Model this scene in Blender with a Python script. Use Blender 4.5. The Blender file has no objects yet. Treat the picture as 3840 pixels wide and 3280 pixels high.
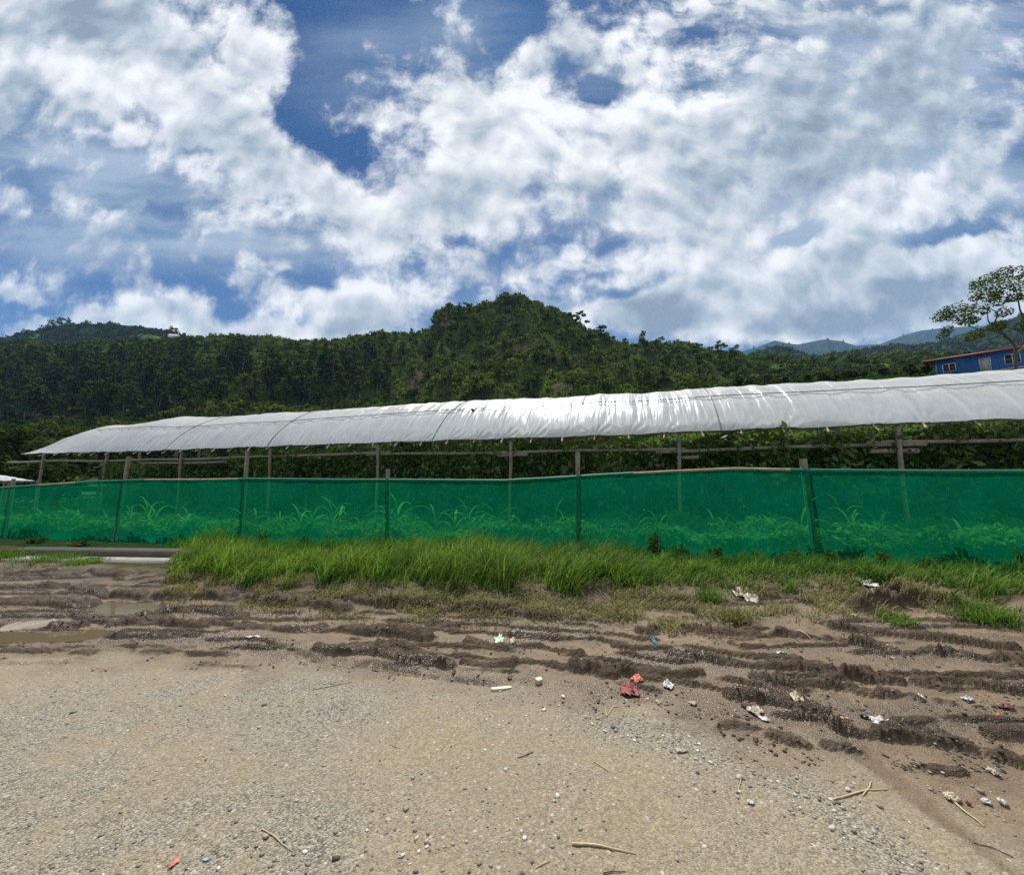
import bpy, math, random
import numpy as np
from mathutils import Vector, Matrix
R = math.radians
rng = np.random.default_rng(11)
random.seed(11)
scene = bpy.context.scene
COL = scene.collection

# ---------------------------------------------------------------- camera, sun, sky
F = 1456.0                     # focal length in pixels of the 3840 px wide picture
PITCH = math.atan(160.0 / F)   # the horizon lies 160 px under the middle
CAMZ = 1.5
cd = bpy.data.cameras.new('camera')
cam = bpy.data.objects.new('camera', cd)
COL.objects.link(cam)
cam.location = (0, 0, CAMZ)
cam.rotation_euler = (math.pi / 2 + PITCH, 0, 0)
cd.sensor_width = 36.0
cd.lens = 36.0 * F / 3840.0
cd.clip_start = 0.05
cd.clip_end = 20000
scene.camera = cam

SUN_EL, SUN_AZ = 58.0, -3.0     # azimuth from +Y, positive to the right
SUN_STRENGTH = 4.9
SKY_STRENGTH = 0.1
COV0, LITK = -0.14, 0.55      # cloud cover, sun-side contrast of the clouds
sl = bpy.data.lights.new('sun', 'SUN')
sl.energy = SUN_STRENGTH
sl.angle = R(0.6)
sl.color = (1.0, 0.95, 0.87)
sun = bpy.data.objects.new('sun', sl)
COL.objects.link(sun)
sdir = Vector((math.sin(R(SUN_AZ)) * math.cos(R(SUN_EL)), math.cos(R(SUN_AZ)) * math.cos(R(SUN_EL)), math.sin(R(SUN_EL))))
sun.rotation_euler = sdir.to_track_quat('Z', 'Y').to_euler()
sun.location = sdir * 100

scene.view_settings.view_transform = 'Standard'
scene.view_settings.look = 'None'
scene.view_settings.exposure = 0.5
scene.view_settings.gamma = 1.0
scene.cycles.max_bounces = 6
scene.cycles.diffuse_bounces = 2
scene.cycles.glossy_bounces = 2
scene.cycles.transmission_bounces = 4
scene.cycles.transparent_max_bounces = 12
scene.cycles.volume_bounces = 0
scene.cycles.sample_clamp_indirect = 2.5
scene.cycles.sample_clamp_direct = 12.0
scene.cycles.caustics_reflective = False
scene.cycles.caustics_refractive = False
scene.cycles.use_denoising = False


# ---------------------------------------------------------------- picture -> world helpers (for measuring the place)
def ray(x, y):
    dx = (np.asarray(x, float) - 1920) / F
    up = (1640 - np.asarray(y, float)) / F
    return dx, math.cos(PITCH) - up * math.sin(PITCH), math.sin(PITCH) + up * math.cos(PITCH)


def at_Y(x, y, Y):
    dx, dy, dz = ray(x, y)
    k = Y / dy
    return np.stack([dx * k, dy * k, CAMZ + dz * k], -1)


def g0(x, y):
    return 0.013 * np.clip(x, -40, 20)


def gpt(x, y):
    """point of the (slightly sloping) ground plane seen at a pixel"""
    dx, dy, dz = ray(x, y)
    k = -CAMZ / (dz - 0.013 * dx)
    return np.stack([dx * k, dy * k, CAMZ + dz * k], -1)


def to_px(p):
    p = np.asarray(p, float)
    X, Y, Z = p[..., 0], p[..., 1], p[..., 2] - CAMZ
    f = Y * math.cos(PITCH) + Z * math.sin(PITCH)
    u = -Y * math.sin(PITCH) + Z * math.cos(PITCH)
    return 1920 + F * X / f, 1640 - F * u / f


# ---------------------------------------------------------------- noise
def _tab(seed):
    r = np.random.default_rng(seed)
    p = r.permutation(256)
    a = r.random(256) * 2 * np.pi
    return np.concatenate([p, p]), np.cos(a), np.sin(a)


_tabs = {}


def perlin(x, y, seed=0):
    if seed not in _tabs:
        _tabs[seed] = _tab(seed)
    p, gx, gy = _tabs[seed]
    x = np.asarray(x, float); y = np.asarray(y, float)
    xi = np.floor(x).astype(int); yi = np.floor(y).astype(int)
    xf = x - xi; yf = y - yi
    u = xf * xf * xf * (xf * (xf * 6 - 15) + 10); v = yf * yf * yf * (yf * (yf * 6 - 15) + 10)

    def g(ix, iy, fx, fy):
        h = p[p[ix & 255] + (iy & 255)]
        return gx[h] * fx + gy[h] * fy
    a = g(xi, yi, xf, yf); b = g(xi + 1, yi, xf - 1, yf)
    c = g(xi, yi + 1, xf, yf - 1); d = g(xi + 1, yi + 1, xf - 1, yf - 1)
    return ((a + u * (b - a)) + v * ((c + u * (d - c)) - (a + u * (b - a)))) * 1.5


def fbm(x, y, octv=4, seed=0, gain=0.5):
    s = 0; a = 1; t = 0
    for i in range(octv):
        s = s + a * perlin(x * 2 ** i + 17.3 * i, y * 2 ** i + 5.1 * i, seed + i); t += a; a *= gain
    return s / t


def cells(x, y, seed=0):
    """distance to the nearest of scattered points, one per unit cell"""
    p = _tab(seed)[0]
    xi = np.floor(x).astype(int); yi = np.floor(y).astype(int)
    best = np.full(x.shape, 9.0)
    for i in (-1, 0, 1):
        for j in (-1, 0, 1):
            h = p[p[(xi + i) & 255] + ((yi + j) & 255)]
            fx = xi + i + h / 256.0; fy = yi + j + p[h + 37] / 256.0
            best = np.minimum(best, (x - fx) ** 2 + (y - fy) ** 2)
    return np.sqrt(best)


def sstep(a, b, x):
    t = np.clip((x - a) / (b - a), 0, 1)
    return t * t * (3 - 2 * t)


# ---------------------------------------------------------------- nodes
def N(nt, typ, **kw):
    n = nt.nodes.new(typ)
    ins = kw.pop('ins', {})
    for k, v in kw.items():
        setattr(n, k, v)
    for k, v in ins.items():
        s = n.inputs[k]
        if isinstance(v, bpy.types.NodeSocket):
            nt.links.new(v, s)
        else:
            s.default_value = v
    return n


def math_n(nt, op, a, b=None, c=None, clamp=False):
    n = N(nt, 'ShaderNodeMath', operation=op, use_clamp=clamp)
    for i, v in enumerate((a, b, c)):
        if v is None:
            continue
        if isinstance(v, bpy.types.NodeSocket):
            nt.links.new(v, n.inputs[i])
        else:
            n.inputs[i].default_value = v
    return n.outputs[0]


def vmath(nt, op, a, b=None, scale=None):
    n = N(nt, 'ShaderNodeVectorMath', operation=op)
    for i, v in enumerate((a, b)):
        if v is None:
            continue
        if isinstance(v, bpy.types.NodeSocket):
            nt.links.new(v, n.inputs[i])
        else:
            n.inputs[i].default_value = v
    if scale is not None:
        if isinstance(scale, bpy.types.NodeSocket):
            nt.links.new(scale, n.inputs['Scale'])
        else:
            n.inputs['Scale'].default_value = scale
    return n.outputs['Value'] if op in ('LENGTH', 'DOT_PRODUCT', 'DISTANCE') else n.outputs[0]


def mixc(nt, fac, a, b, blend='MIX'):
    n = N(nt, 'ShaderNodeMix', data_type='RGBA', blend_type=blend)
    for k, v in ((0, fac), (6, a), (7, b)):
        if isinstance(v, bpy.types.NodeSocket):
            nt.links.new(v, n.inputs[k])
        elif k == 0:
            n.inputs[k].default_value = v
        else:
            n.inputs[k].default_value = (*v, 1) if len(v) == 3 else v
    return n.outputs[2]


def maprange(nt, v, a, b, c=0.0, d=1.0, smooth=True):
    n = N(nt, 'ShaderNodeMapRange', interpolation_type='SMOOTHSTEP' if smooth else 'LINEAR')
    nt.links.new(v, n.inputs[0])
    for i, k in enumerate((a, b, c, d)):
        n.inputs[i + 1].default_value = k
    return n.outputs[0]


def noise(nt, vec, scale, detail=4, rough=0.55, lac=2.0, dist=0.0):
    n = N(nt, 'ShaderNodeTexNoise', ins={'Scale': scale, 'Detail': detail, 'Roughness': rough, 'Lacunarity': lac, 'Distortion': dist})
    if vec is not None:
        nt.links.new(vec, n.inputs['Vector'])
    return n.outputs[0]


def new_mat(name):
    m = bpy.data.materials.new(name)
    m.use_nodes = True
    m.node_tree.nodes.clear()
    return m, m.node_tree


def out_surface(nt, sh):
    o = N(nt, 'ShaderNodeOutputMaterial')
    nt.links.new(sh, o.inputs['Surface'])


def objco(nt):
    return N(nt, 'ShaderNodeTexCoord').outputs['Object']


def simple_mat(name, c1, c2=None, scale=8.0, rough=0.7, bump=0.0, bscale=60.0, stretch=(1, 1, 1), spec=0.4, metallic=0.0):
    m, nt = new_mat(name)
    co = N(nt, 'ShaderNodeMapping', ins={'Vector': objco(nt), 'Scale': stretch}).outputs[0]
    b = N(nt, 'ShaderNodeBsdfPrincipled', ins={'Roughness': rough, 'Specular IOR Level': spec, 'Metallic': metallic})
    if c2 is None:
        c2 = tuple(k * 0.75 for k in c1)
    f = maprange(nt, noise(nt, co, scale, 6, 0.65), 0.3, 0.7)
    nt.links.new(mixc(nt, f, c1, c2), b.inputs['Base Color'])
    if bump:
        bn = N(nt, 'ShaderNodeBump', ins={'Height': noise(nt, co, bscale, 5), 'Strength': bump, 'Distance': 0.01})
        nt.links.new(bn.outputs[0], b.inputs['Normal'])
    out_surface(nt, b.outputs[0])
    return m


def leaf_mat(name, ca, cb, transl=0.35, rnd=0.25, gloss=0.0):
    """foliage: the mesh attribute 'tint' (plant variety; on the hills also sunlit and cloud-shaded tone) runs between two greens"""
    m, nt = new_mat(name)
    t = N(nt, 'ShaderNodeAttribute', attribute_name='tint').outputs['Fac']
    oi = N(nt, 'ShaderNodeObjectInfo').outputs['Random']
    f = math_n(nt, 'ADD', t, math_n(nt, 'MULTIPLY', math_n(nt, 'SUBTRACT', oi, 0.5), rnd), clamp=True)
    c = mixc(nt, f, ca, cb)
    d = N(nt, 'ShaderNodeBsdfDiffuse', ins={'Color': c})
    tl = N(nt, 'ShaderNodeBsdfTranslucent', ins={'Color': mixc(nt, 1.0, c, (1.0, 1.0, 0.55), 'MULTIPLY')})
    mx = N(nt, 'ShaderNodeMixShader', ins={0: transl, 1: d.outputs[0], 2: tl.outputs[0]})
    sh = mx.outputs[0]
    if gloss:
        gl = N(nt, 'ShaderNodeBsdfGlossy', ins={'Roughness': 0.38, 'Color': (0.8, 0.85, 0.8, 1)})
        sh = N(nt, 'ShaderNodeMixShader', ins={0: gloss, 1: sh, 2: gl.outputs[0]}).outputs[0]
    out_surface(nt, sh)
    return m


# ---------------------------------------------------------------- world
def build_world():
    w = bpy.data.worlds.new('World')
    scene.world = w
    w.use_nodes = True
    nt = w.node_tree
    nt.nodes.clear()
    sky = N(nt, 'ShaderNodeTexSky')
    sky.sky_type = 'NISHITA'
    sky.sun_disc = False
    sky.sun_elevation = R(SUN_EL)
    sky.sun_rotation = R(SUN_AZ)
    sky.altitude = 1200
    sky.air_density = 1.0
    sky.dust_density = 0.35
    sky.ozone_density = 2.5
    d = N(nt, 'ShaderNodeTexCoord').outputs['Generated']
    sp = N(nt, 'ShaderNodeSeparateXYZ', ins={0: d})
    y = math_n(nt, 'MAXIMUM', math_n(nt, 'ABSOLUTE', sp.outputs[1]), 0.22)
    u = math_n(nt, 'DIVIDE', sp.outputs[0], y)
    v = math_n(nt, 'DIVIDE', sp.outputs[2], y)
    P0 = N(nt, 'ShaderNodeCombineXYZ', ins={0: u, 1: v, 2: math_n(nt, 'MULTIPLY', math_n(nt, 'LESS_THAN', sp.outputs[1], 0.0), 7.0)}).outputs[0]
    # warp so that cloud edges are torn, not round
    wn = N(nt, 'ShaderNodeTexNoise', ins={'Vector': P0, 'Scale': 2.6, 'Detail': 4, 'Roughness': 0.6})
    P = vmath(nt, 'ADD', P0, vmath(nt, 'SCALE', vmath(nt, 'SUBTRACT', wn.outputs['Color'], (0.5, 0.5, 0.5)), scale=0.13))

    def blobs(lst, base):
        acc = None
        for (cx, cy, rx, ry, rot, amp) in lst:
            dx, dy, dz = ray(cx, cy)
            c = (dx / dy, dz / dy, 0)
            k = 1.0 / dy
            Q = P
            if acc is not None:          # chained, so that few values are alive at once
                ch = N(nt, 'ShaderNodeVectorMath', operation='MULTIPLY_ADD', ins={0: acc, 1: (1e-7, 1e-7, 0.0), 2: P})
                Q = ch.outputs[0]
            mp = N(nt, 'ShaderNodeMapping', vector_type='TEXTURE',
                   ins={'Vector': Q, 'Location': c, 'Rotation': (0, 0, R(-rot)), 'Scale': (rx / F * k, ry / F * k, 1e6)})
            q = maprange(nt, vmath(nt, 'LENGTH', mp.outputs[0]), 0.0, 1.35, amp, 0.0)
            acc = q if acc is None else math_n(nt, 'ADD', acc, q)
        return math_n(nt, 'ADD', acc, base)
    cov = blobs([
        (330, 180, 760, 400, 12, 1.5), (960, 540, 400, 150, 38, 1.15), (1150, 650, 260, 120, 15, 0.8), (560, 380, 300, 200, 30, 0.4),
        (1480, 800, 420, 240, 5, 1.25), (1800, 420, 260, 260, 0, 1.0), (2350, 560, 780, 420, -8, 1.25), (3000, 620, 600, 420, -20, 0.75),
        (3500, 700, 560, 420, 0, 0.75), (2900, 1060, 900, 170, -4, 1.0), (2300, 1150, 420, 110, 0, 0.8), (3400, 1150, 700, 150, 0, 0.8),
        (2400, 140, 620, 170, -15, 0.75), (3450, 180, 420, 330, -30, 0.9), (1010, 200, 150, 180, -20, 0.9), (1420, 440, 270, 90, 10, 0.55), (2050, 200, 180, 120, -30, 0.5),
        (620, 1160, 210, 150, 20, 1.4), (1440, 1165, 240, 130, -8, 1.5), (1120, 1130, 190, 60, 18, 0.9), (60, 1080, 150, 45, 8, 1.0), (1070, 1000, 70, 35, 10, 0.7),
        (260, 1225, 420, 75, -5, 1.15), (1000, 1260, 420, 70, 0, 1.15), (880, 740, 170, 190, 30, 0.9), (1950, 1010, 420, 70, -8, 0.8), (20, 720, 90, 30, 8, 0.6),
        (2480, 1190, 200, 130, 0, 1.0), (2640, 1190, 200, 120, 0, 0.6), (3150, 1235, 900, 75, 0, 1.0), (3700, 1000, 500, 160, 0, 0.5),
        # blue gaps
        (1130, 400, 150, 190, 25, -0.7), (1330, 160, 300, 260, 0, -0.65), (2240, 330, 60, 120, 30, -0.95), (2110, 220, 70, 190, -35, -0.8), (2330, 220, 50, 110, 40, -0.7), (1900, 60, 180, 120, 10, -0.8),
        (720, 1080, 150, 65, 15, -0.5), (860, 1200, 90, 60, 30, -0.6), (1740, 895, 170, 50, -10, -0.9), (3000, 870, 110, 55, -25, -1.1),
        (3550, 885, 260, 40, -8, -1.0), (2850, 510, 110, 50, -50, -1.1), (500, 640, 330, 120, 15, -0.6), (2360, 1085, 200, 36, -15, -1.0), (3830, 620, 70, 70, 0, -0.8),
        (520, 420, 120, 50, 10, -0.5), (2450, 680, 90, 40, 0, -0.3),
    ], COV0)
    # outside the picture: unseen cloud added overhead and behind for a neutral ambient light
    extra = math_n(nt, 'ADD', maprange(nt, v, 1.45, 2.4, 0.0, 0.75), maprange(nt, sp.outputs[1], 0.1, -0.3, 0.0, 0.7))
    cov = math_n(nt, 'ADD', cov, extra)

    def puffs(Q, fine):
        n_ = N(nt, 'ShaderNodeTexNoise', noise_dimensions='2D', ins={'Vector': Q, 'Scale': 3.0, 'Detail': 12 if fine else 6, 'Roughness': 0.70 if fine else 0.60}).outputs[0]
        vo = N(nt, 'ShaderNodeTexVoronoi', voronoi_dimensions='2D', feature='SMOOTH_F1', normalize=True, ins={'Vector': Q, 'Scale': 7.5, 'Smoothness': 0.5, 'Detail': 2.5 if fine else 1.0, 'Roughness': 0.55})
        return math_n(nt, 'ADD', math_n(nt, 'MULTIPLY', math_n(nt, 'SUBTRACT', n_, 0.5), 3.2), math_n(nt, 'MULTIPLY', math_n(nt, 'SUBTRACT', 0.30, vo.outputs['Distance']), 2.4))
    st = N(nt, 'ShaderNodeMapping', ins={'Vector': P, 'Rotation': (0, 0, R(28)), 'Scale': (4.0, 15.0, 1.0)}).outputs[0]
    n2 = noise(nt, st, 1.0, 6, 0.6)
    right = maprange(nt, u, 0.0, 0.7, 0.35, 1.1)
    high = maprange(nt, v, 0.6, 1.0, 0.3, 1.0)
    D = math_n(nt, 'ADD', math_n(nt, 'ADD', cov, puffs(P, True)), math_n(nt, 'MULTIPLY', math_n(nt, 'MULTIPLY', math_n(nt, 'SUBTRACT', n2, 0.5), 2.0), math_n(nt, 'MULTIPLY', right, high)))
    # the same puffs a little nearer to the sun: tops and sun-side edges are bright
    lit = math_n(nt, 'MULTIPLY', math_n(nt, 'SUBTRACT', puffs(P, False), puffs(vmath(nt, 'ADD', P, (-0.010, 0.040, 0)), False)), LITK)
    alpha = maprange(nt, D, -0.34, 0.82)
    thick = maprange(nt, D, 0.3, 2.2)
    gray = blobs([
        (340, 60, 330, 170, 0, 0.55), (60, 480, 420, 240, 15, 0.75), (2150, 740, 420, 120, 0, 0.45), (3400, 330, 750, 560, 0, 0.62),
        (3300, 1080, 850, 170, -5, 0.42), (2750, 760, 500, 200, 0, 0.35), (2480, 1190, 220, 140, 0, 0.5), (700, 1200, 200, 60, 20, 0.3),
        (1440, 1230, 260, 60, 0, 0.4), (1520, 900, 240, 80, 0, 0.35), (3150, 1230, 700, 70, 0, 0.22), (400, 860, 900, 260, 3, 0.45), (780, 420, 160, 110, 0, 0.3),
        (350, 280, 420, 150, 20, -0.45), (1900, 480, 380, 240, 0, -0.35), (2500, 380, 500, 180, 0, -0.25), (600, 1090, 170, 70, 0, -0.5),
        (1420, 1090, 200, 70, 0, -0.5), (2640, 1180, 140, 90, 0, -0.6), (2900, 1270, 300, 30, 0, -0.5),
    ], 0.0)
    g = math_n(nt, 'ADD', math_n(nt, 'MULTIPLY', thick, 0.52), math_n(nt, 'ADD', gray, 0.24))
    mod = N(nt, 'ShaderNodeTexNoise', noise_dimensions='2D', ins={'Vector': P, 'Scale': 4.5, 'Detail': 5, 'Roughness': 0.5}).outputs[0]
    g = math_n(nt, 'ADD', g, math_n(nt, 'MULTIPLY', math_n(nt, 'SUBTRACT', mod, 0.47), 1.3))
    g = math_n(nt, 'SUBTRACT', math_n(nt, 'MULTIPLY', g, 0.78), lit, clamp=True)
    ramp = N(nt, 'ShaderNodeValToRGB', ins={0: g})
    cr = ramp.color_ramp
    cr.elements[0].position = 0.0; cr.elements[0].color = (0.74, 0.745, 0.75, 1)
    cr.elements[1].position = 1.0; cr.elements[1].color = (0.20, 0.245, 0.30, 1)
    e = cr.elements.new(0.35); e.color = (0.52, 0.545, 0.57, 1)
    e = cr.elements.new(0.7); e.color = (0.31, 0.36, 0.41, 1)
    cloud = vmath(nt, 'SCALE', ramp.outputs[0], scale=1.0 / SKY_STRENGTH)
    blue = mixc(nt, 1.0, sky.outputs[0], (0.062, 0.215, 0.40), 'MULTIPLY')
    low = maprange(nt, v, 0.2, 0.85, 0.45, 0.0)
    blue2 = mixc(nt, low, blue, (1.0, 2.1, 3.8))
    # thin high veil
    vb = blobs([
        (350, 880, 900, 160, 3, 0.75), (1000, 960, 800, 130, 8, 0.6), (100, 560, 650, 330, 15, 1.0), (560, 700, 560, 220, 10, 0.6), (1380, 220, 320, 300, 0, 0.40), (1780, 110, 260, 180, 20, 0.45),
        (3000, 300, 1300, 600, -20, 0.95), (3300, 900, 1000, 450, 0, 0.95), (2500, 900, 800, 300, 0, 0.5), (2000, 1180, 700, 100, 0, 0.5), (3600, 400, 600, 600, 0, 0.5),
    ], 0.03)
    sv = N(nt, 'ShaderNodeMapping', ins={'Vector': P, 'Rotation': (0, 0, R(-6)), 'Scale': (1.6, 6.0, 1.0)}).outputs[0]
    vn = noise(nt, sv, 1.0, 7, 0.55)
    va = math_n(nt, 'MULTIPLY', vb, maprange(nt, vn, 0.28, 0.68, 0.25, 1.15), clamp=True)
    veil = mixc(nt, maprange(nt, vn, 0.3, 0.7), (0.21 / SKY_STRENGTH, 0.285 / SKY_STRENGTH, 0.38 / SKY_STRENGTH), (0.34 / SKY_STRENGTH, 0.40 / SKY_STRENGTH, 0.48 / SKY_STRENGTH))
    blue2 = mixc(nt, math_n(nt, 'MULTIPLY', va, 0.9), blue2, veil)
    c = mixc(nt, alpha, blue2, cloud)
    bg = N(nt, 'ShaderNodeBackground', ins={'Color': c, 'Strength': SKY_STRENGTH})
    o = N(nt, 'ShaderNodeOutputWorld')
    nt.links.new(bg.outputs[0], o.inputs['Surface'])
    w.cycles.sampling_method = 'MANUAL'
    w.cycles.sample_map_resolution = 256


build_world()


# ---------------------------------------------------------------- mesh builder
class MB:
    def __init__(self):
        self.v = []; self.f = []; self.t = []; self.n = 0

    def add(self, v, f, tint=0.5):
        v = np.asarray(v, float).reshape(-1, 3)
        f = np.asarray(f, int)
        self.v.append(v)
        self.f.append(f + self.n)
        self.t.append(np.broadcast_to(np.asarray(tint, float), (len(v),)).copy())
        self.n += len(v)
        return self

    def box(self, c, s, rz=0.0, tint=0.5):
        x, y, z = (k / 2 for k in s)
        v = np.array([[-x, -y, -z], [x, -y, -z], [x, y, -z], [-x, y, -z], [-x, -y, z], [x, -y, z], [x, y, z], [-x, y, z]])
        ca, sa = math.cos(rz), math.sin(rz)
        v = v @ np.array([[ca, sa, 0], [-sa, ca, 0], [0, 0, 1]]) + np.asarray(c)
        return self.add(v, [[0, 3, 2, 1], [4, 5, 6, 7], [0, 1, 5, 4], [1, 2, 6, 5], [2, 3, 7, 6], [3, 0, 4, 7]], tint)

    def tube(self, pts, rad, n=8, cap=True, tint=0.5):
        pts = np.asarray(pts, float)
        m = len(pts)
        rad = np.broadcast_to(np.asarray(rad, float), (m,))
        tan = np.gradient(pts, axis=0) if m > 2 else np.repeat((pts[1] - pts[0])[None], m, 0)
        tan /= np.linalg.norm(tan, axis=1)[:, None] + 1e-12
        ref = np.array([0, 0, 1.0]) if abs(tan[:, 2]).mean() < 0.8 else np.array([0, 1.0, 0])
        a = np.cross(tan, ref); a /= np.linalg.norm(a, axis=1)[:, None] + 1e-12
        b = np.cross(tan, a)
        th = np.arange(n) / n * 2 * np.pi
        v = pts[:, None] + rad[:, None, None] * (np.cos(th)[None, :, None] * a[:, None] + np.sin(th)[None, :, None] * b[:, None])
        i = np.arange(m - 1)[:, None]; j = np.arange(n)[None]
        jn = (j + 1) % n
        f = np.stack([i * n + j, i * n + jn, (i + 1) * n + jn, (i + 1) * n + j], -1).reshape(-1, 4)
        self.add(v.reshape(-1, 3), f, tint)
        if cap:
            for e, o in ((0, 1), (m - 1, -1)):
                base = self.n
                ring = v[e]
                ctr = ring.mean(0, keepdims=True)
                vv = np.concatenate([ring, ctr])
                k = np.arange(n)
                ff = np.stack([k, (k + 1) % n, np.full(n, n), np.full(n, n)], -1)
                self.add(vv, ff[:, :3] if True else ff, tint)
        return self

    def build(self, name, mat, parent=None, smooth=False, loc=None):
        me = bpy.data.meshes.new(name)
        v = np.concatenate(self.v)
        nf = sum(len(f) for f in self.f)
        loops = np.concatenate([f.reshape(-1) for f in self.f])
        tot = np.concatenate([np.full(len(f), f.shape[1]) for f in self.f])
        start = np.concatenate([[0], np.cumsum(tot)[:-1]])
        me.vertices.add(len(v)); me.loops.add(len(loops)); me.polygons.add(nf)
        me.vertices.foreach_set('co', v.astype(np.float32).reshape(-1))
        me.loops.foreach_set('vertex_index', loops.astype(np.int32))
        me.polygons.foreach_set('loop_start', start.astype(np.int32))
        me.polygons.foreach_set('loop_total', tot.astype(np.int32))
        me.update(calc_edges=True)
        if smooth:
            me.polygons.foreach_set('use_smooth', np.ones(nf, bool))
        at = me.attributes.new('tint', 'FLOAT', 'POINT')
        at.data.foreach_set('value', np.concatenate(self.t).astype(np.float32))
        if mat is not None:
            me.materials.append(mat)
        o = bpy.data.objects.new(name, me)
        COL.objects.link(o)
        if parent is not None:
            o.parent = parent
        if loc is not None:
            o.location = loc
        return o


def tag(o, label=None, cat=None, group=None, kind=None):
    if label: o['label'] = label
    if cat: o['category'] = cat
    if group: o['group'] = group
    if kind: o['kind'] = kind
    return o


def empty(name, loc, rz=0.0):
    o = bpy.data.objects.new(name, None)
    o.empty_display_size = 0.2
    o.location = loc
    o.rotation_euler = (0, 0, rz)
    COL.objects.link(o)
    return o


def copy_tree(o, parent=None):
    c = o.copy(); COL.objects.link(c)
    if parent is not None:
        c.parent = parent
    for ch in [k for k in KIDS.get(o.name, [])]:
        copy_tree(ch, c)
    return c


KIDS = {}


def kids(o, *ch):
    KIDS.setdefault(o.name, []).extend(ch)


def grid_faces(nr, nc):
    i = np.arange(nr - 1)[:, None]; j = np.arange(nc - 1)[None]
    return np.stack([i * nc + j, i * nc + j + 1, (i + 1) * nc + j + 1, (i + 1) * nc + j], -1).reshape(-1, 4)


def leaf_quads(c, size, nrm=None, aspect=1.6, spread=1.0, r=None):
    """leaf-like quads (a pointed kite each) at centres c facing roughly nrm"""
    r = r or rng
    n = len(c)
    size = np.broadcast_to(np.asarray(size, float), (n,))
    d = r.normal(size=(n, 3))
    if nrm is not None:
        d = nrm + spread * d * 0.6
    d /= np.linalg.norm(d, axis=1)[:, None] + 1e-9
    t = np.cross(d, r.normal(size=(n, 3))); t /= np.linalg.norm(t, axis=1)[:, None] + 1e-9
    b = np.cross(d, t)
    L = size[:, None] * aspect * 0.5; W = size[:, None] * 0.5
    v = np.stack([c - t * L, c + b * W - t * L * 0.1, c + t * L, c - b * W - t * L * 0.1], 1)
    return v.reshape(-1, 3), np.arange(4 * n).reshape(n, 4)


def interp_curve(pts):
    a = np.array(sorted(pts), float)
    return lambda x: np.interp(x, a[:, 0], a[:, 1])


# ---------------------------------------------------------------- ground
def bound_world(pts):
    """a border seen in the picture as a curve over world x"""
    w = gpt(*np.array(pts, float).T)
    o = np.argsort(w[:, 0])
    return lambda x: np.interp(x, w[o, 0], w[o, 1])


mud_edge = bound_world([(-900, 2480), (0, 2490), (400, 2500), (900, 2520), (1180, 2500), (1500, 2560), (1900, 2600), (2400, 2690), (2700, 2770), (3000, 2840), (3300, 2930), (3600, 3060), (3840, 3210), (4200, 3600)])
verge_edge = bound_world([(-900, 2125), (0, 2140), (300, 2160), (620, 2185), (900, 2215), (1200, 2225), (1600, 2250), (2000, 2255), (2500, 2240), (2700, 2250), (3000, 2225), (3300, 2225), (3600, 2250), (3840, 2290), (4600, 2400)])

# fence and greenhouse lines
FZ0 = 6.72
FPX = [(3020, 0), (2167, 1), (1455, 2), (920, 3), (468, 4), (50, 5)]
FP = [at_Y(x, 1800, FZ0 * (1 + 0.144 * k))[:2] for x, k in FPX]
FP = [FP[0] + (FP[0] - FP[1]) * 1.0] + FP + [FP[-1] + (FP[-1] - FP[-2]) * 0.8]
FP = np.array(FP)                       # from right to left
fence_y = lambda x: np.interp(x, FP[::-1, 0], FP[::-1, 1])
G0 = np.array([8.41, 8.30]); GD = np.array([-4.23, 1.303]); GL = np.linalg.norm(GD); GD = GD / GL
GP = np.array([-GD[1], GD[0]]) * -1.0   # away from the camera
if GP[1] < 0: GP = -GP

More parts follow.
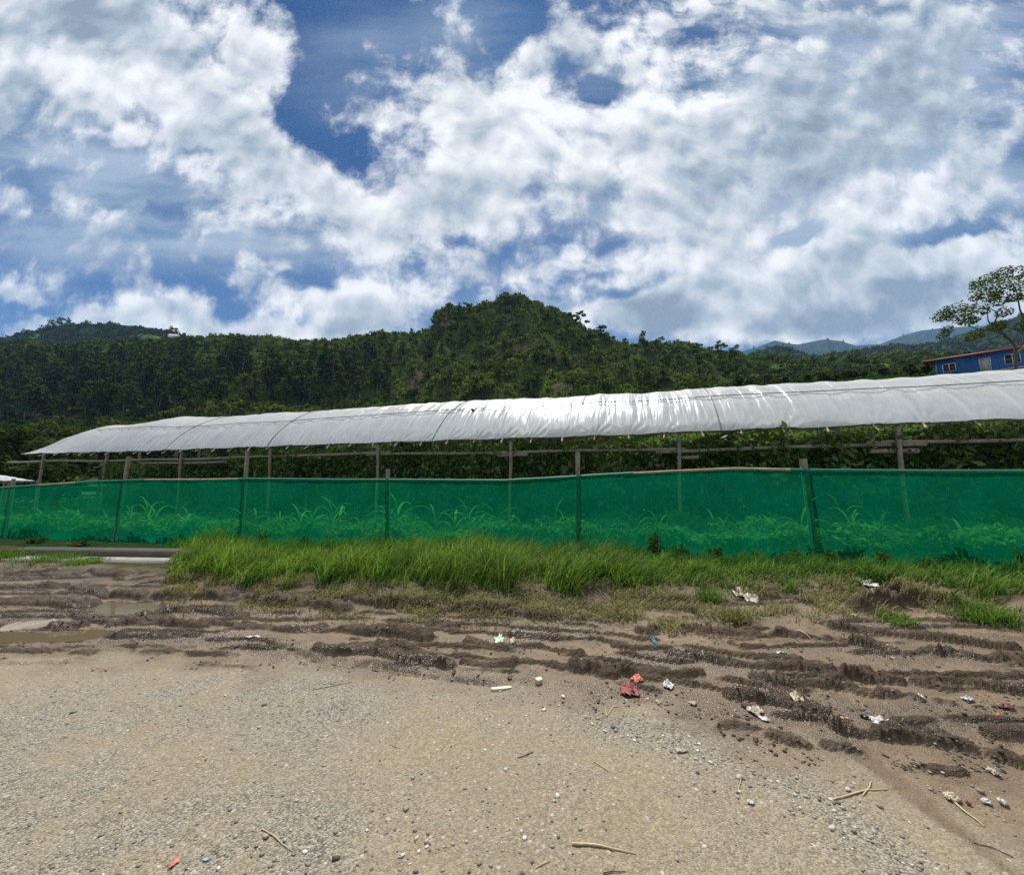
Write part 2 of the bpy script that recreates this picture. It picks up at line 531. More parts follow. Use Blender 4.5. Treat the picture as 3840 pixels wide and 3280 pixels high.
RIDGES = [
    ([(200, 2163), (330, 2158), (470, 2169)], .06, .12), ([(0, 2207), (207, 2200), (376, 2219), (401, 2240)], .07, .12),
    ([(0, 2263), (125, 2260), (376, 2276)], .10, .2), ([(439, 2232), (627, 2244), (740, 2236), (878, 2246), (1066, 2263), (1300, 2288)], .12, .16),
    ([(270, 2307), (351, 2330), (439, 2330), (533, 2313), (627, 2290), (753, 2294), (910, 2310)], .05, .10), ([(427, 2345), (565, 2328), (753, 2338), (847, 2345)], .07, .12),
    ([(878, 2351), (1023, 2351), (1092, 2368), (1300, 2360)], .07, .1), ([(427, 2382), (565, 2389), (747, 2386)], .05, .07),
    ([(-100, 2352), (0, 2351), (82, 2345)], .05, .08), ([(200, 2357), (289, 2353)], .08, .1), ([(25, 2433), (125, 2439), (351, 2451)], .04, .07),
    ([(-80, 2474), (0, 2477), (251, 2483)], .045, .07), ([(520, 2439), (690, 2451), (878, 2461)], .05, .07), ([(753, 2489), (972, 2511)], .03, .05),
    ([(1200, 2358), (1388, 2370), (1601, 2392)], .08, .1), ([(1200, 2433), (1407, 2452), (1576, 2477), (1689, 2502)], .08, .1),
    ([(1746, 2402), (1890, 2428), (2016, 2433), (2172, 2458)], .05, .07), ([(1740, 2483), (1921, 2490)], .05, .06),
    ([(2166, 2508), (2360, 2521), (2486, 2527)], .07, .08), ([(1608, 2345), (1714, 2345)], .06, .1),
    ([(1200, 2251), (1376, 2257), (1639, 2276), (1827, 2295), (2078, 2320)], .10, .14),
    ([(2400, 2372), (2595, 2367), (2817, 2381), (3053, 2390), (3303, 2430), (3581, 2464), (3840, 2480), (4000, 2492)], .075, .1),
    ([(2539, 2464), (2692, 2485), (2886, 2494), (3164, 2527), (3373, 2555)], .075, .09),
    ([(2831, 2541), (3025, 2569), (3303, 2596), (3581, 2639)], .07, .08), ([(3442, 2562), (3640, 2578), (3840, 2596), (4000, 2612)], .06, .07),
    ([(3130, 2353), (3442, 2388), (3790, 2430)], .06, .09), ([(3230, 2284), (3330, 2258), (3442, 2250), (3581, 2277)], .18, .2),
    ([(2400, 2528), (2622, 2530)], .06, .07), ([(2734, 2604), (2900, 2634), (3095, 2660)], .05, .06),
    ([(2435, 2715), (2747, 2745), (2900, 2775), (3025, 2799)], .05, .06), ([(3164, 2750), (3373, 2766), (3581, 2806), (3840, 2861), (4050, 2910)], .075, .075),
    ([(3095, 2806), (3234, 2834)], .04, .05), ([(3373, 2861), (3616, 2889)], .04, .06), ([(3755, 2771), (3900, 2775)], .05, .06),
    ([(2300, 2250), (2560, 2262)], .09, .12), ([(1700, 2365), (2100, 2395)], .03, .05), ([(1300, 2400), (1600, 2440)], .03, .06),
    ([(2300, 2420), (2600, 2430), (3000, 2470)], .035, .06), ([(3000, 2700), (3100, 2690)], .03, .05), ([(-300, 2320), (-260, 2330)], .03, .08),
]
PUDDLES = {
    'brown': [(335, 2283), (380, 2262), (470, 2258), (600, 2268), (596, 2288), (545, 2306), (400, 2306)],
    'channel': [(-60, 2372), (120, 2378), (260, 2362), (420, 2362), (470, 2372), (430, 2384), (250, 2396), (-60, 2402)],
    'strip': [(1200, 2462), (1300, 2474), (1480, 2497), (1660, 2526), (1880, 2558), (1870, 2572), (1640, 2542), (1450, 2512), (1190, 2478)],
    'trickle': [(1010, 2408), (1060, 2414), (1190, 2464), (1150, 2468)],
}


def in_poly(x, y, poly):
    p = np.asarray(poly); n = len(p); c = np.zeros(x.shape, bool)
    for i in range(n):
        x0, y0 = p[i - 1]; x1, y1 = p[i]
        cond = ((y0 > y) != (y1 > y)) & (x < (x1 - x0) * (y - y0) / (y1 - y0 + 1e-12) + x0)
        c ^= cond
    return c


def poly_dist(x, y, pts, closed=False):
    p = np.asarray(pts); d = np.full(x.shape, 1e9)
    m = len(p)
    for i in range(m if closed else m - 1):
        a = p[i]; b = p[(i + 1) % m]; ab = b - a; L = (ab ** 2).sum() + 1e-12
        t = np.clip(((x - a[0]) * ab[0] + (y - a[1]) * ab[1]) / L, 0, 1)
        d = np.minimum(d, np.hypot(x - a[0] - t * ab[0], y - a[1] - t * ab[1]))
    return d


PUD_W = {k: gpt(*np.array(v, float).T) for k, v in PUDDLES.items()}
PUD_D = {'brown': 0.004, 'channel': 0.0, 'strip': -0.034, 'trickle': -0.034}


def mud_mask(x, y):
    return sstep(-0.22, 0.34, y - mud_edge(x) + 0.42 * fbm(x * 1.8, y * 2.6, 4, 40))


def hill_rise(x, y):
    """the land beyond the greenhouse climbs to the right"""
    return 13.0 * sstep(12, 62, x + 0.30 * (y - 12)) * sstep(14, 54, y) + 2.2 * sstep(14, 60, y) * sstep(-10, 30, x)


def ground_h(x, y, detail=True):
    x = np.asarray(x, float); y = np.asarray(y, float)
    z = g0(x, y) + hill_rise(x, y)
    vb = y - verge_edge(x)
    global LAST_RID
    z = z + 0.10 * sstep(-0.15, 0.35, vb + 0.2 * fbm(x * 2.2, y * 2.2, 3, 50)) * (1 - 0.8 * sstep(0.8, 1.8, vb))
    if not detail:
        return z
    near = y < 14
    xn, yn = x[near], y[near]
    mud = mud_mask(xn, yn)
    verge = sstep(0.0, 0.5, vb[near])
    zone = mud * (1 - 0.75 * verge)
    zz = 0.010 * fbm(xn * 3, yn * 3, 3, 60) + 0.0045 * fbm(xn * 28, yn * 28, 2, 61)
    zz += zone * (0.018 * fbm(xn * 1.4, yn * 3.4, 3, 62) + 0.010 * np.abs(fbm(xn * 9, yn * 12, 3, 63)))
    # clods: billowy lumps
    wx = xn + 0.05 * perlin(xn * 6, yn * 6, 70); wy = yn + 0.05 * perlin(xn * 6, yn * 6, 71)
    cl = 1 - 1.25 * cells(wx * 10, wy * 12, 72)
    cl2 = 1 - 1.25 * cells(wx * 24, wy * 27, 73)
    cl3 = perlin(xn * 55, yn * 60, 75)
    clods = 0.50 + 0.34 * np.clip(cl, -0.3, 1) + 0.32 * np.clip(cl2, -0.3, 1) + 0.14 * cl3
    brk = sstep(-0.42, -0.02, fbm(xn * 2.2, yn * 3.4, 4, 74)) * (0.85 + 0.4 * fbm(xn * 1.3, yn * 1.3, 2, 76))
    rid = np.zeros_like(zz); rmask = np.zeros_like(zz)
    for pts, h, w in RIDGES:
        pw = gpt(*np.array(pts, float).T)[:, :2]
        lo = pw.min(0) - 0.5; hi = pw.max(0) + 0.5
        s = (xn > lo[0]) & (xn < hi[0]) & (yn > lo[1]) & (yn < hi[1])
        if not s.any(): continue
        xs, ys = xn[s], yn[s]
        d = poly_dist(xs + 0.06 * perlin(xs * 3, ys * 3, 80), ys + 0.07 * perlin(xs * 2.2, ys * 2.2, 81), pw)
        w = w * 0.62
        prof = 1 - sstep(0.5 * w, 1.25 * w, d)
        prof2 = np.exp(-((d - 2.2 * w) / (0.9 * w)) ** 2)
        rmask[s] = np.maximum(rmask[s], prof * brk[s])
        rid[s] = np.maximum(rid[s], h * prof * brk[s] * clods[s] * 1.1) - 0.22 * h * prof2
    # thin parallel tyre ruts that follow the bend of the road
    flow = yn - 0.75 * mud_edge(xn) + 0.10 * fbm(xn * 0.9, yn * 1.2, 3, 91)
    lines = 1 - np.abs(np.mod(flow / 0.19, 1.0) - 0.5) * 2
    lm = sstep(0.55, 0.95, lines + 0.30 * fbm(xn * 3.5, yn * 9, 3, 92)) * sstep(-0.12, 0.16, fbm(xn * 0.8, yn * 2.8, 3, 93))
    scat = 0.36 * lm * zone * sstep(0.10, 0.45, yn - mud_edge(xn)) * sstep(2.3, 3.0, yn + 0.15 * xn)
    zz += rid * (0.25 + 0.75 * np.maximum(zone, 0.35)) + scat * 0.10 * np.clip(0.35 + 0.6 * cl + 0.5 * cl2, 0, 1.3) - 0.014 * zone * sstep(2.3, 3.0, yn + 0.15 * xn) * sstep(0.4, 0.0, lines) * sstep(-0.2, 0.2, fbm(xn * 0.8, yn * 2.8, 3, 93))
    LAST_RID = np.zeros(x.shape)
    LAST_RID[near] = np.maximum(rmask, np.clip(scat * 2.2, 0, 1) * np.clip(cl + 0.6, 0, 1)) * np.maximum(zone, 0.3)
    # water hollows
    for k, pw in PUD_W.items():
        lo = pw.min(0) - 0.3; hi = pw.max(0) + 0.3
        s = (xn > lo[0]) & (xn < hi[0]) & (yn > lo[1]) & (yn < hi[1])
        if not s.any(): continue
        ins = in_poly(xn[s], yn[s], pw[:, :2]); d = poly_dist(xn[s], yn[s], pw[:, :2], True)
        sd = np.where(ins, d, -d) + 0.05 * fbm(xn[s] * 8, yn[s] * 8, 2, 95)
        m = sstep(-0.05, 0.06, sd)
        base = g0(xn[s], yn[s])
        tgt = PUD_D[k] - 0.02
        zz[s] = zz[s] * (1 - m) + tgt * m + m * 0.008 * perlin(xn[s] * 15, yn[s] * 15, 96)
    z[near] = z[near] + zz
    return z


def build_ground():
    r1 = np.exp(np.arange(math.log(0.9), math.log(14.6), 0.0036))
    r2 = np.exp(np.arange(math.log(14.6) + 0.03, math.log(4450), 0.034))
    rr = np.concatenate([r1, r2])
    tt = np.concatenate([np.arange(-1.56, -1.40, 0.02), np.arange(-1.40, 1.40, 0.0028), np.arange(1.40, 1.56, 0.02)])
    r, t = np.meshgrid(rr, tt, indexing='ij')
    x = r * t; y = r - 1.5
    z = ground_h(x, y)
    v = np.stack([x, y, z], -1)
    mb = MB().add(v.reshape(-1, 3), grid_faces(len(rr), len(tt)))
    o = mb.build('ground', ground_material(), smooth=True)
    mud = mud_mask(x, y) * (y < 40)
    base = g0(x, y)
    lump = sstep(0.12, 0.5, LAST_RID) * (y < 13)
    wet = np.clip(sstep(0.1, 0.5, fbm(x * 0.9, y * 2.2, 3, 120) + 0.12) * 0.8, 0, 1)
    for pts, wd in (([(0, 2390), (430, 2380), (900, 2400), (1180, 2470), (1700, 2545), (2000, 2580), (2400, 2620), (2800, 2660), (3300, 2690), (3840, 2720)], 0.24), ([(0, 2330), (300, 2290), (600, 2290)], 0.3)):
        d = poly_dist(x, y, gpt(*np.array(pts, float).T)[:, :2])
        wet = np.maximum(wet, np.exp(-(d / wd) ** 2))
    wet = wet * mud * (y < verge_edge(x) + 0.1)
    green = sstep(0.05, 0.5, y - verge_edge(x) + 0.2 * fbm(x * 2, y * 2, 2, 130))
    gb = np.zeros_like(x)
    for pts, wd in (([(2250, 2700), (2700, 2830), (3000, 2980), (3300, 3180), (3500, 3400)], 0.17), ([(0, 2700), (700, 2620), (1250, 2640)], 0.5), ([(-200, 2900), (200, 3100), (900, 3300)], 0.5), ([(1900, 2610), (2400, 2720)], 0.15)):
        d = poly_dist(x, y, gpt(*np.array(pts, float).T)[:, :2])
        gb = np.maximum(gb, np.exp(-(d / wd) ** 2))
    gb = np.clip(gb * (0.6 + fbm(x * 3, y * 3, 3, 131)), 0, 1)
    at = o.data.attributes.new('zone', 'FLOAT_COLOR', 'POINT')
    at.data.foreach_set('color', np.stack([mud, wet, green, gb], -1).astype(np.float32).reshape(-1))
    at = o.data.attributes.new('lump', 'FLOAT', 'POINT')
    at.data.foreach_set('value', lump.astype(np.float32).reshape(-1))
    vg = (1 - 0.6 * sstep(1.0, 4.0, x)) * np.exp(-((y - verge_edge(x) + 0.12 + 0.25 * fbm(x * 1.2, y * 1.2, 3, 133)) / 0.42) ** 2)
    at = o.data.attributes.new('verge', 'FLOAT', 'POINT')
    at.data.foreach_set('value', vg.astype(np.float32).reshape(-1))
    tag(o, kind='structure')
    return o


def ground_material():
    m, nt = new_mat('gravel_and_mud')
    co = objco(nt)
    za = N(nt, 'ShaderNodeAttribute', attribute_name='zone')
    sc = N(nt, 'ShaderNodeSeparateColor', ins={0: za.outputs['Color']})
    mud, wet, green = sc.outputs[0], sc.outputs[1], sc.outputs[2]
    gband = za.outputs['Alpha']
    lump = N(nt, 'ShaderNodeAttribute', attribute_name='lump').outputs['Fac']
    # gravel road: compacted tan dirt with grey grit
    big = noise(nt, co, 0.9, 5, 0.6)
    mid = noise(nt, co, 5.0, 6, 0.65)
    fine = noise(nt, co, 55.0, 4, 0.7)
    grit = N(nt, 'ShaderNodeTexVoronoi', ins={'Vector': co, 'Scale': 125.0})
    grit2 = N(nt, 'ShaderNodeTexVoronoi', ins={'Vector': co, 'Scale': 38.0})
    tan = mixc(nt, maprange(nt, big, 0.35, 0.68), (0.250, 0.196, 0.118), (0.215, 0.176, 0.115))
    tan = mixc(nt, maprange(nt, mid, 0.42, 0.72, 0, 0.5), tan, (0.275, 0.218, 0.132))
    tan = mixc(nt, maprange(nt, fine, 0.38, 0.62, 0.0, 0.55), tan, (0.095, 0.080, 0.058))
    grey = mixc(nt, maprange(nt, N(nt, 'ShaderNodeSeparateColor', ins={0: grit.outputs['Color']}).outputs[0], 0.2, 0.9, smooth=False), (0.075, 0.075, 0.066), (0.33, 0.305, 0.255))
    gf = math_n(nt, 'ADD', maprange(nt, noise(nt, co, 1.3, 6, 0.7), 0.40, 0.68, 0.16, 0.50), math_n(nt, 'MULTIPLY', gband, 0.55), clamp=True)
    road = mixc(nt, gf, tan, grey)
    road = mixc(nt, maprange(nt, noise(nt, co, 85.0, 3, 0.6), 0.52, 0.72, 0.0, 0.55), road, (0.42, 0.37, 0.27))
    # pale single stones
    pr = N(nt, 'ShaderNodeSeparateColor', ins={0: grit2.outputs['Color']})
    st = math_n(nt, 'MULTIPLY', math_n(nt, 'GREATER_THAN', pr.outputs[0], 0.86), math_n(nt, 'LESS_THAN', grit2.outputs['Distance'], 0.33))
    road = mixc(nt, math_n(nt, 'MULTIPLY', st, 0.7), road, mixc(nt, pr.outputs[1], (0.45, 0.43, 0.38), (0.2, 0.2, 0.19)))
    # mud
    mn = noise(nt, co, 3.0, 6, 0.6)
    smooth = mixc(nt, maprange(nt, mn, 0.35, 0.65), (0.180, 0.126, 0.073), (0.118, 0.083, 0.048))
    smooth = mixc(nt, maprange(nt, fine, 0.4, 0.75, 0, 0.5), smooth, (0.075, 0.056, 0.042))
    clod = mixc(nt, maprange(nt, noise(nt, co, 20, 5, 0.6), 0.35, 0.65), (0.092, 0.058, 0.031), (0.044, 0.028, 0.015))
    smooth = mixc(nt, maprange(nt, noise(nt, co, 38, 4, 0.7), 0.52, 0.70, 0, 0.6), smooth, (0.075, 0.052, 0.033))
    smooth = mixc(nt, maprange(nt, noise(nt, co, 70, 2, 0.6), 0.62, 0.74, 0, 0.5), smooth, (0.34, 0.30, 0.24))
    mcol = mixc(nt, lump, smooth, clod)
    mcol = mixc(nt, math_n(nt, 'MULTIPLY', wet, 0.5), mcol, (0.062, 0.045, 0.031))
    mcol = mixc(nt, math_n(nt, 'MULTIPLY', math_n(nt, 'MULTIPLY', st, gf), 0.6), mcol, (0.3, 0.28, 0.25))
    col = mixc(nt, mud, road, mcol)
    soil = mixc(nt, maprange(nt, noise(nt, co, 6, 5), 0.4, 0.6), (0.05, 0.04, 0.025), (0.045, 0.06, 0.02))
    far = maprange(nt, N(nt, 'ShaderNodeSeparateXYZ', ins={0: co}).outputs[1], 12.5, 15.0)
    soil = mixc(nt, far, soil, mixc(nt, maprange(nt, noise(nt, co, 0.7, 6), 0.4, 0.6), (0.045, 0.075, 0.018), (0.065, 0.095, 0.022)))
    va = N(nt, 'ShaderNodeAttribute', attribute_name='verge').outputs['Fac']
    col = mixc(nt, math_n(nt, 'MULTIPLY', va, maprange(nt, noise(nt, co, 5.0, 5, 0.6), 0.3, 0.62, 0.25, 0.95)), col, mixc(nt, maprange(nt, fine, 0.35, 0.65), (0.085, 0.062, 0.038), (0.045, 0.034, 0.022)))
    col = mixc(nt, green, col, soil)
    b = N(nt, 'ShaderNodeBsdfPrincipled', ins={'Base Color': col, 'Specular IOR Level': 0.45})
    ro = math_n(nt, 'SUBTRACT', 0.9, math_n(nt, 'MULTIPLY', mud, 0.22))
    ro = math_n(nt, 'SUBTRACT', ro, math_n(nt, 'MULTIPLY', maprange(nt, math_n(nt, 'ADD', wet, math_n(nt, 'MULTIPLY', math_n(nt, 'SUBTRACT', mid, 0.5), 0.8)), 0.16, 0.68), 0.40))
    nt.links.new(ro, b.inputs['Roughness'])
    nt.links.new(math_n(nt, 'MULTIPLY', math_n(nt, 'SUBTRACT', 1.0, green), 0.34), b.inputs['Specular IOR Level'])
    h = math_n(nt, 'ADD', math_n(nt, 'MULTIPLY', fine, 0.6), math_n(nt, 'MULTIPLY', math_n(nt, 'SUBTRACT', 0.6, grit.outputs['Distance']), math_n(nt, 'ADD', 0.35, gf)))
    h = math_n(nt, 'ADD', h, math_n(nt, 'MULTIPLY', st, 0.7))
    mh = math_n(nt, 'ADD', noise(nt, co, 34, 6, 0.7), math_n(nt, 'MULTIPLY', noise(nt, co, 110, 3, 0.6), 0.5))
    h = math_n(nt, 'ADD', h, math_n(nt, 'MULTIPLY', math_n(nt, 'MULTIPLY', mh, math_n(nt, 'ADD', math_n(nt, 'MULTIPLY', lump, 4.5), 0.5)), mud))
    bm = N(nt, 'ShaderNodeBump', ins={'Height': h, 'Strength': 0.8, 'Distance': 0.008})
    nt.links.new(bm.outputs[0], b.inputs['Normal'])
    out_surface(nt, b.outputs[0])
    return m


ground = build_ground()

# puddles
m, nt = new_mat('muddy_water')
b = N(nt, 'ShaderNodeBsdfPrincipled', ins={'Base Color': (0.10, 0.076, 0.045, 1), 'Roughness': 0.04, 'IOR': 1.33, 'Specular IOR Level': 0.5})
bn = N(nt, 'ShaderNodeBump', ins={'Height': noise(nt, objco(nt), 9, 3), 'Strength': 0.06, 'Distance': 0.02})
nt.links.new(bn.outputs[0], b.inputs['Normal'])
out_surface(nt, b.outputs[0])
WATER = m
for k, pw in PUD_W.items():
    c = pw[:, :2].mean(0)
    o = pw[:, :2] + np.sign(pw[:, :2] - c) * np.array([0.09, 0.07])
    n = len(o)
    v = np.c_[o, g0(o[:, 0], o[:, 1]) + PUD_D[k]]
    ob = MB().add(v, np.array([list(range(n))])).build('puddle_water', WATER)
    tag(ob, kind='structure')

# ---------------------------------------------------------------- hills
def hill_profile(kind, v):
    if kind == 'main':
        return 0.62 * v ** 0.95 + 0.38 * sstep(0.25, 0.98, v)
    return v ** 0.9


class Hill:
    """a ridge seen at bearing u = x / y: foot at Yb, crest at Yr(u)"""
    def __init__(s, outline, Yb, Yr, zb, seed, namp, kind='main', wob=0.0):
        a = np.array(sorted(outline), float)
        s.Yb, s.Yr0, s.zb, s.seed, s.namp, s.kind, s.wob = Yb, Yr, zb, seed, namp, kind, wob
        dx, dy, dz = ray(a[:, 0], a[:, 1])
        s.us = dx / dy
        yr = s.Yr(s.us)
        s.zs = CAMZ + dz / dy * yr

    def Yr(s, u):
        return s.Yr0 * (1 + s.wob * np.sin(u * 3.1 + s.seed))

    def z(s, X, Y):
        u = X / Y
        yr = s.Yr(u)
        zr = np.interp(u, s.us, s.zs)
        v = (Y - s.Yb) / (yr - s.Yb)
        vb = np.clip(v, 0, 1)
        zb = s.zb(X, Y) if callable(s.zb) else s.zb
        h = zb + (zr - zb) * hill_profile(s.kind, vb)
        h = h - np.clip(v - 1, 0, 2) * (zr - zb) * 0.7
        edge = sstep(0, 0.12, vb) * (1 - sstep(0.86, 1.0, vb))
        nz = fbm(X / 26 + s.seed, Y / 26, 4, 200 + s.seed) + 0.8 * fbm(X / 14, Y / 60 + 3, 3, 210 + s.seed)
        return h + s.namp * edge * nz * (zr - zb) / 60.0

    def build(s, name, mat, nu=420, nv=120, u0=-1.75, u1=1.75):
        u = np.linspace(u0, u1, nu)
        v = np.concatenate([np.linspace(-0.02, 1, nv), np.linspace(1.06, 1.9, 10)])
        U, V = np.meshgrid(u, v)
        Y = s.Yb + (s.Yr(U) - s.Yb) * V
        X = U * Y
        o = MB().add(np.stack([X, Y, s.z(X, Y)], -1).reshape(-1, 3), grid_faces(len(v), nu)).build(name, mat, smooth=True)
        return tag(o, kind='structure')

    def hit(s, px, py, n=260):
        """where the sight line through a pixel meets the slope"""
        px = np.atleast_1d(np.asarray(px, float)); py = np.atleast_1d(np.asarray(py, float))
        dx, dy, dz = ray(px, py)
        u = dx / dy; k = dz / dy
        yr = s.Yr(u)
        t = np.linspace(0.0, 1.02, n)[:, None]
        Y = s.Yb + (yr - s.Yb)[None] * t
        zz = s.z(u[None] * Y, Y)
        below = (CAMZ + k[None] * Y) <= zz
        idx = np.where(below.any(0), below.argmax(0), n - 8)
        Yh = Y[idx, np.arange(len(px))]
        X = u * Yh
        return np.stack([X, Yh, s.z(X, Yh)], -1)


def hill_base(X, Y):
    return 0.4 + hill_rise(X, Y) * 0.8


B_OUT = [(-800, 1330), (0, 1300), (300, 1290), (640, 1287), (720, 1272), (800, 1262), (900, 1260), (1000, 1264), (1100, 1284), (1200, 1286), (1300, 1273), (1400, 1266), (1500, 1259), (1600, 1246),
         (1622, 1236), (1636, 1184), (1652, 1166), (1720, 1158), (1800, 1150), (1880, 1143), (1950, 1139), (2010, 1144), (2070, 1158), (2135, 1188), (2180, 1226), (2230, 1260), (2300, 1288), (2400, 1302),
         (2500, 1308), (2640, 1322), (2760, 1335), (2850, 1352), (3000, 1362), (3200, 1352), (3400, 1345), (3600, 1345), (3840, 1335), (4400, 1330), (5200, 1330)]
A_OUT = [(-800, 1330), (0, 1268), (100, 1246), (200, 1224), (260, 1214), (400, 1214), (500, 1222), (600, 1234), (680, 1252), (740, 1275), (820, 1320), (1000, 1420), (1400, 1500), (6000, 1600)]
D_OUT = [(-900, 1500), (2400, 1480), (2700, 1400), (2790, 1345), (2850, 1318), (2910, 1298), (2960, 1305), (3030, 1335), (3120, 1332), (3200, 1318), (3280, 1302), (3350, 1293), (3420, 1296), (3520, 1285),
         (3600, 1262), (3680, 1238), (3760, 1205), (3840, 1180), (4100, 1120), (5200, 1080)]
C_OUT = [(-900, 1600), (2300, 1500), (2560, 1345), (2640, 1322), (2720, 1330), (2780, 1318), (2840, 1302), (2870, 1290), (2905, 1276), (2940, 1285), (2990, 1292), (3040, 1282), (3090, 1272), (3150, 1278), (3210, 1296),
         (3300, 1290), (3380, 1260), (3450, 1240), (3540, 1229), (3640, 1224), (3800, 1215), (5200, 1200)]
hillB = Hill(B_OUT, 72, 230, hill_base, 1, 5.0, wob=0.04)
hillA = Hill(A_OUT, 260, 470, 20.0, 5, 4.0, kind='far')
hillD = Hill(D_OUT, 250, 640, 30.0, 8, 4.0, kind='far')
hillC = Hill(C_OUT, 1300, 2500, 120.0, 12, 6.0, kind='far')


def hill_material(name, veg1, veg2, soil, soil_lo=0.58, scale=0.05):
    m, nt = new_mat(name)
    co = objco(nt)
    b = N(nt, 'ShaderNodeBsdfDiffuse')
    c = mixc(nt, maprange(nt, noise(nt, co, scale, 8, 0.65), 0.38, 0.62), veg1, veg2)
    c = mixc(nt, maprange(nt, noise(nt, co, scale * 4, 6, 0.7), 0.45, 0.7, 0, 0.6), c, tuple(k * 0.55 for k in veg1))
    sn = N(nt, 'ShaderNodeMapping', ins={'Vector': co, 'Scale': (1, 1, 2.2)}).outputs[0]
    c = mixc(nt, maprange(nt, noise(nt, sn, scale * 0.8, 7, 0.6), soil_lo, soil_lo + 0.09, 0, 0.8), c, soil)
    fa = N(nt, 'ShaderNodeAttribute', attribute_name='field')
    fs = N(nt, 'ShaderNodeSeparateColor', ins={0: fa.outputs['Color']})
    c = mixc(nt, fs.outputs[0], c, mixc(nt, maprange(nt, noise(nt, co, 0.4, 3), 0.4, 0.6), (0.10, 0.155, 0.028), (0.075, 0.13, 0.03)))
    c = mixc(nt, fs.outputs[1], c, mixc(nt, maprange(nt, noise(nt, co, 0.5, 6), 0.35, 0.65), (0.09, 0.07, 0.045), (0.055, 0.046, 0.03)))
    nt.links.new(c, b.inputs['Color'])
    out_surface(nt, b.outputs[0])
    return m


# patches that are field (R) or bare earth (G), measured in the picture as ellipses on a slope
FIELDS = {'B': [(3375, 1368, 110, 16), (2960, 1372, 80, 10)], 'D': [(3400, 1336, 120, 16), (3120, 1345, 60, 8)], 'A': [(130, 1262, 60, 8), (560, 1262, 70, 8)]}
EARTH = {'B': [(210, 1575, 85, 22), (60, 1545, 70, 12), (1670, 1205, 22, 22), (1900, 1190, 40, 12), (1950, 1305, 45, 12), (2090, 1330, 50, 16), (1440, 1345, 60, 20), (1560, 1420, 40, 40), (2120, 1450, 60, 20), (2950, 1460, 40, 16), (480, 1480, 60, 16)]}


def paint(hillobj, key):
    me = hillobj.data
    n = len(me.vertices)
    co = np.empty(n * 3, np.float32); me.vertices.foreach_get('co', co); co = co.reshape(-1, 3)
    px, py = to_px(co)
    f = np.zeros((n, 4), np.float32); f[:, 3] = 1
    for ch, lst in ((0, FIELDS.get(key, [])), (1, EARTH.get(key, []))):
        for (cx, cy, rx, ry) in lst:
            q = np.hypot((px - cx) / rx, (py - cy) / ry) + 0.3 * fbm(co[:, 0] / 6, co[:, 1] / 6, 3, 300)
            f[:, ch] = np.maximum(f[:, ch], 1 - sstep(0.8, 1.1, q))
    at = me.attributes.new('field', 'FLOAT_COLOR', 'POINT')
    at.data.foreach_set('color', f.reshape(-1))


HM_B = hill_material('hillside_scrub', (0.028, 0.046, 0.014), (0.050, 0.072, 0.021), (0.11, 0.085, 0.05), 0.70)
HM_A = hill_material('far_hill_wood', (0.022, 0.034, 0.014), (0.034, 0.046, 0.02), (0.06, 0.05, 0.03), 0.7, 0.03)
HM_C = hill_material('mountain_wood', (0.018, 0.034, 0.022), (0.030, 0.046, 0.026), (0.05, 0.05, 0.03), 0.7, 0.004)
ob = hillB.build('hill', HM_B); paint(ob, 'B')
ob = hillA.build('hill', HM_A, 260, 70, -1.7, 0.2); paint(ob, 'A')
ob = hillD.build('hill', HM_A, 260, 80, 0.1, 2.2); paint(ob, 'D')
ob = hillC.build('mountain', HM_C, 300, 60, 0.0, 2.4); paint(ob, 'C')


# ---------------------------------------------------------------- plants for the hills
def crown_cloud(centers, radii, n, size, r, up=0.5, flat=1.0):
    """leaf sprays spread through lumps: returns verts, faces, per-vertex tint"""
    k = r.integers(0, len(centers), n)
    d = r.normal(size=(n, 3)); d /= np.linalg.norm(d, axis=1)[:, None]
    rad = radii[k] * (0.55 + 0.5 * r.random(n) ** 0.6)
    c = centers[k] + d * rad[:, None] * np.array([1, 1, flat])
    nr = d + np.array([0, 0, up])
    v, f = leaf_quads(c, size * (0.7 + 0.7 * r.random(n)), nr, 1.5, 0.9, r)
    t = np.repeat(np.clip(0.5 + 0.25 * r.normal(size=n) + 0.35 * (r.random(len(centers))[k] - 0.5), 0, 1), 4)
    return v, f, t


def bush_template(seed, nq=42):
    r = np.random.default_rng(seed)
    m = 5
    c = r.normal(size=(m, 3)) * np.array([0.45, 0.45, 0.16]) + np.array([0, 0, 0.4])
    rad = 0.32 + 0.25 * r.random(m)
    return crown_cloud(c, rad, nq, 0.34, r, 0.6)


def scatter(templates, pts, scales, tints, zs=None, r=rng):
    """one mesh holding many turned and scaled template copies"""
    V, Fc, T = [], [], []
    n0 = 0
    which = r.integers(0, len(templates), len(pts))
    for ti, (tv, tf, tt) in enumerate(templates):
        idx = np.where(which == ti)[0]
        if not len(idx): continue
        a = r.random(len(idx)) * 2 * np.pi
        ca, sa = np.cos(a), np.sin(a)
        s = scales[idx]
        x = tv[None, :, 0] * ca[:, None] - tv[None, :, 1] * sa[:, None]
        y = tv[None, :, 0] * sa[:, None] + tv[None, :, 1] * ca[:, None]
        z = np.repeat(tv[None, :, 2], len(idx), 0) * (1 if zs is None else zs[idx][:, None])
        v = np.stack([x, y, z], -1) * s[:, None, None] + pts[idx][:, None]
        t = np.clip(tt[None] - 0.5 + tints[idx][:, None], 0, 1)
        V.append(v.reshape(-1, 3)); T.append(t.reshape(-1))
        Fc.append((tf[None] + (np.arange(len(idx)) * len(tv))[:, None, None]).reshape(-1, tf.shape[1]) + n0)
        n0 += len(idx) * len(tv)
    mb = MB()
    mb.v = V; mb.f = Fc; mb.t = T; mb.n = n0
    return mb


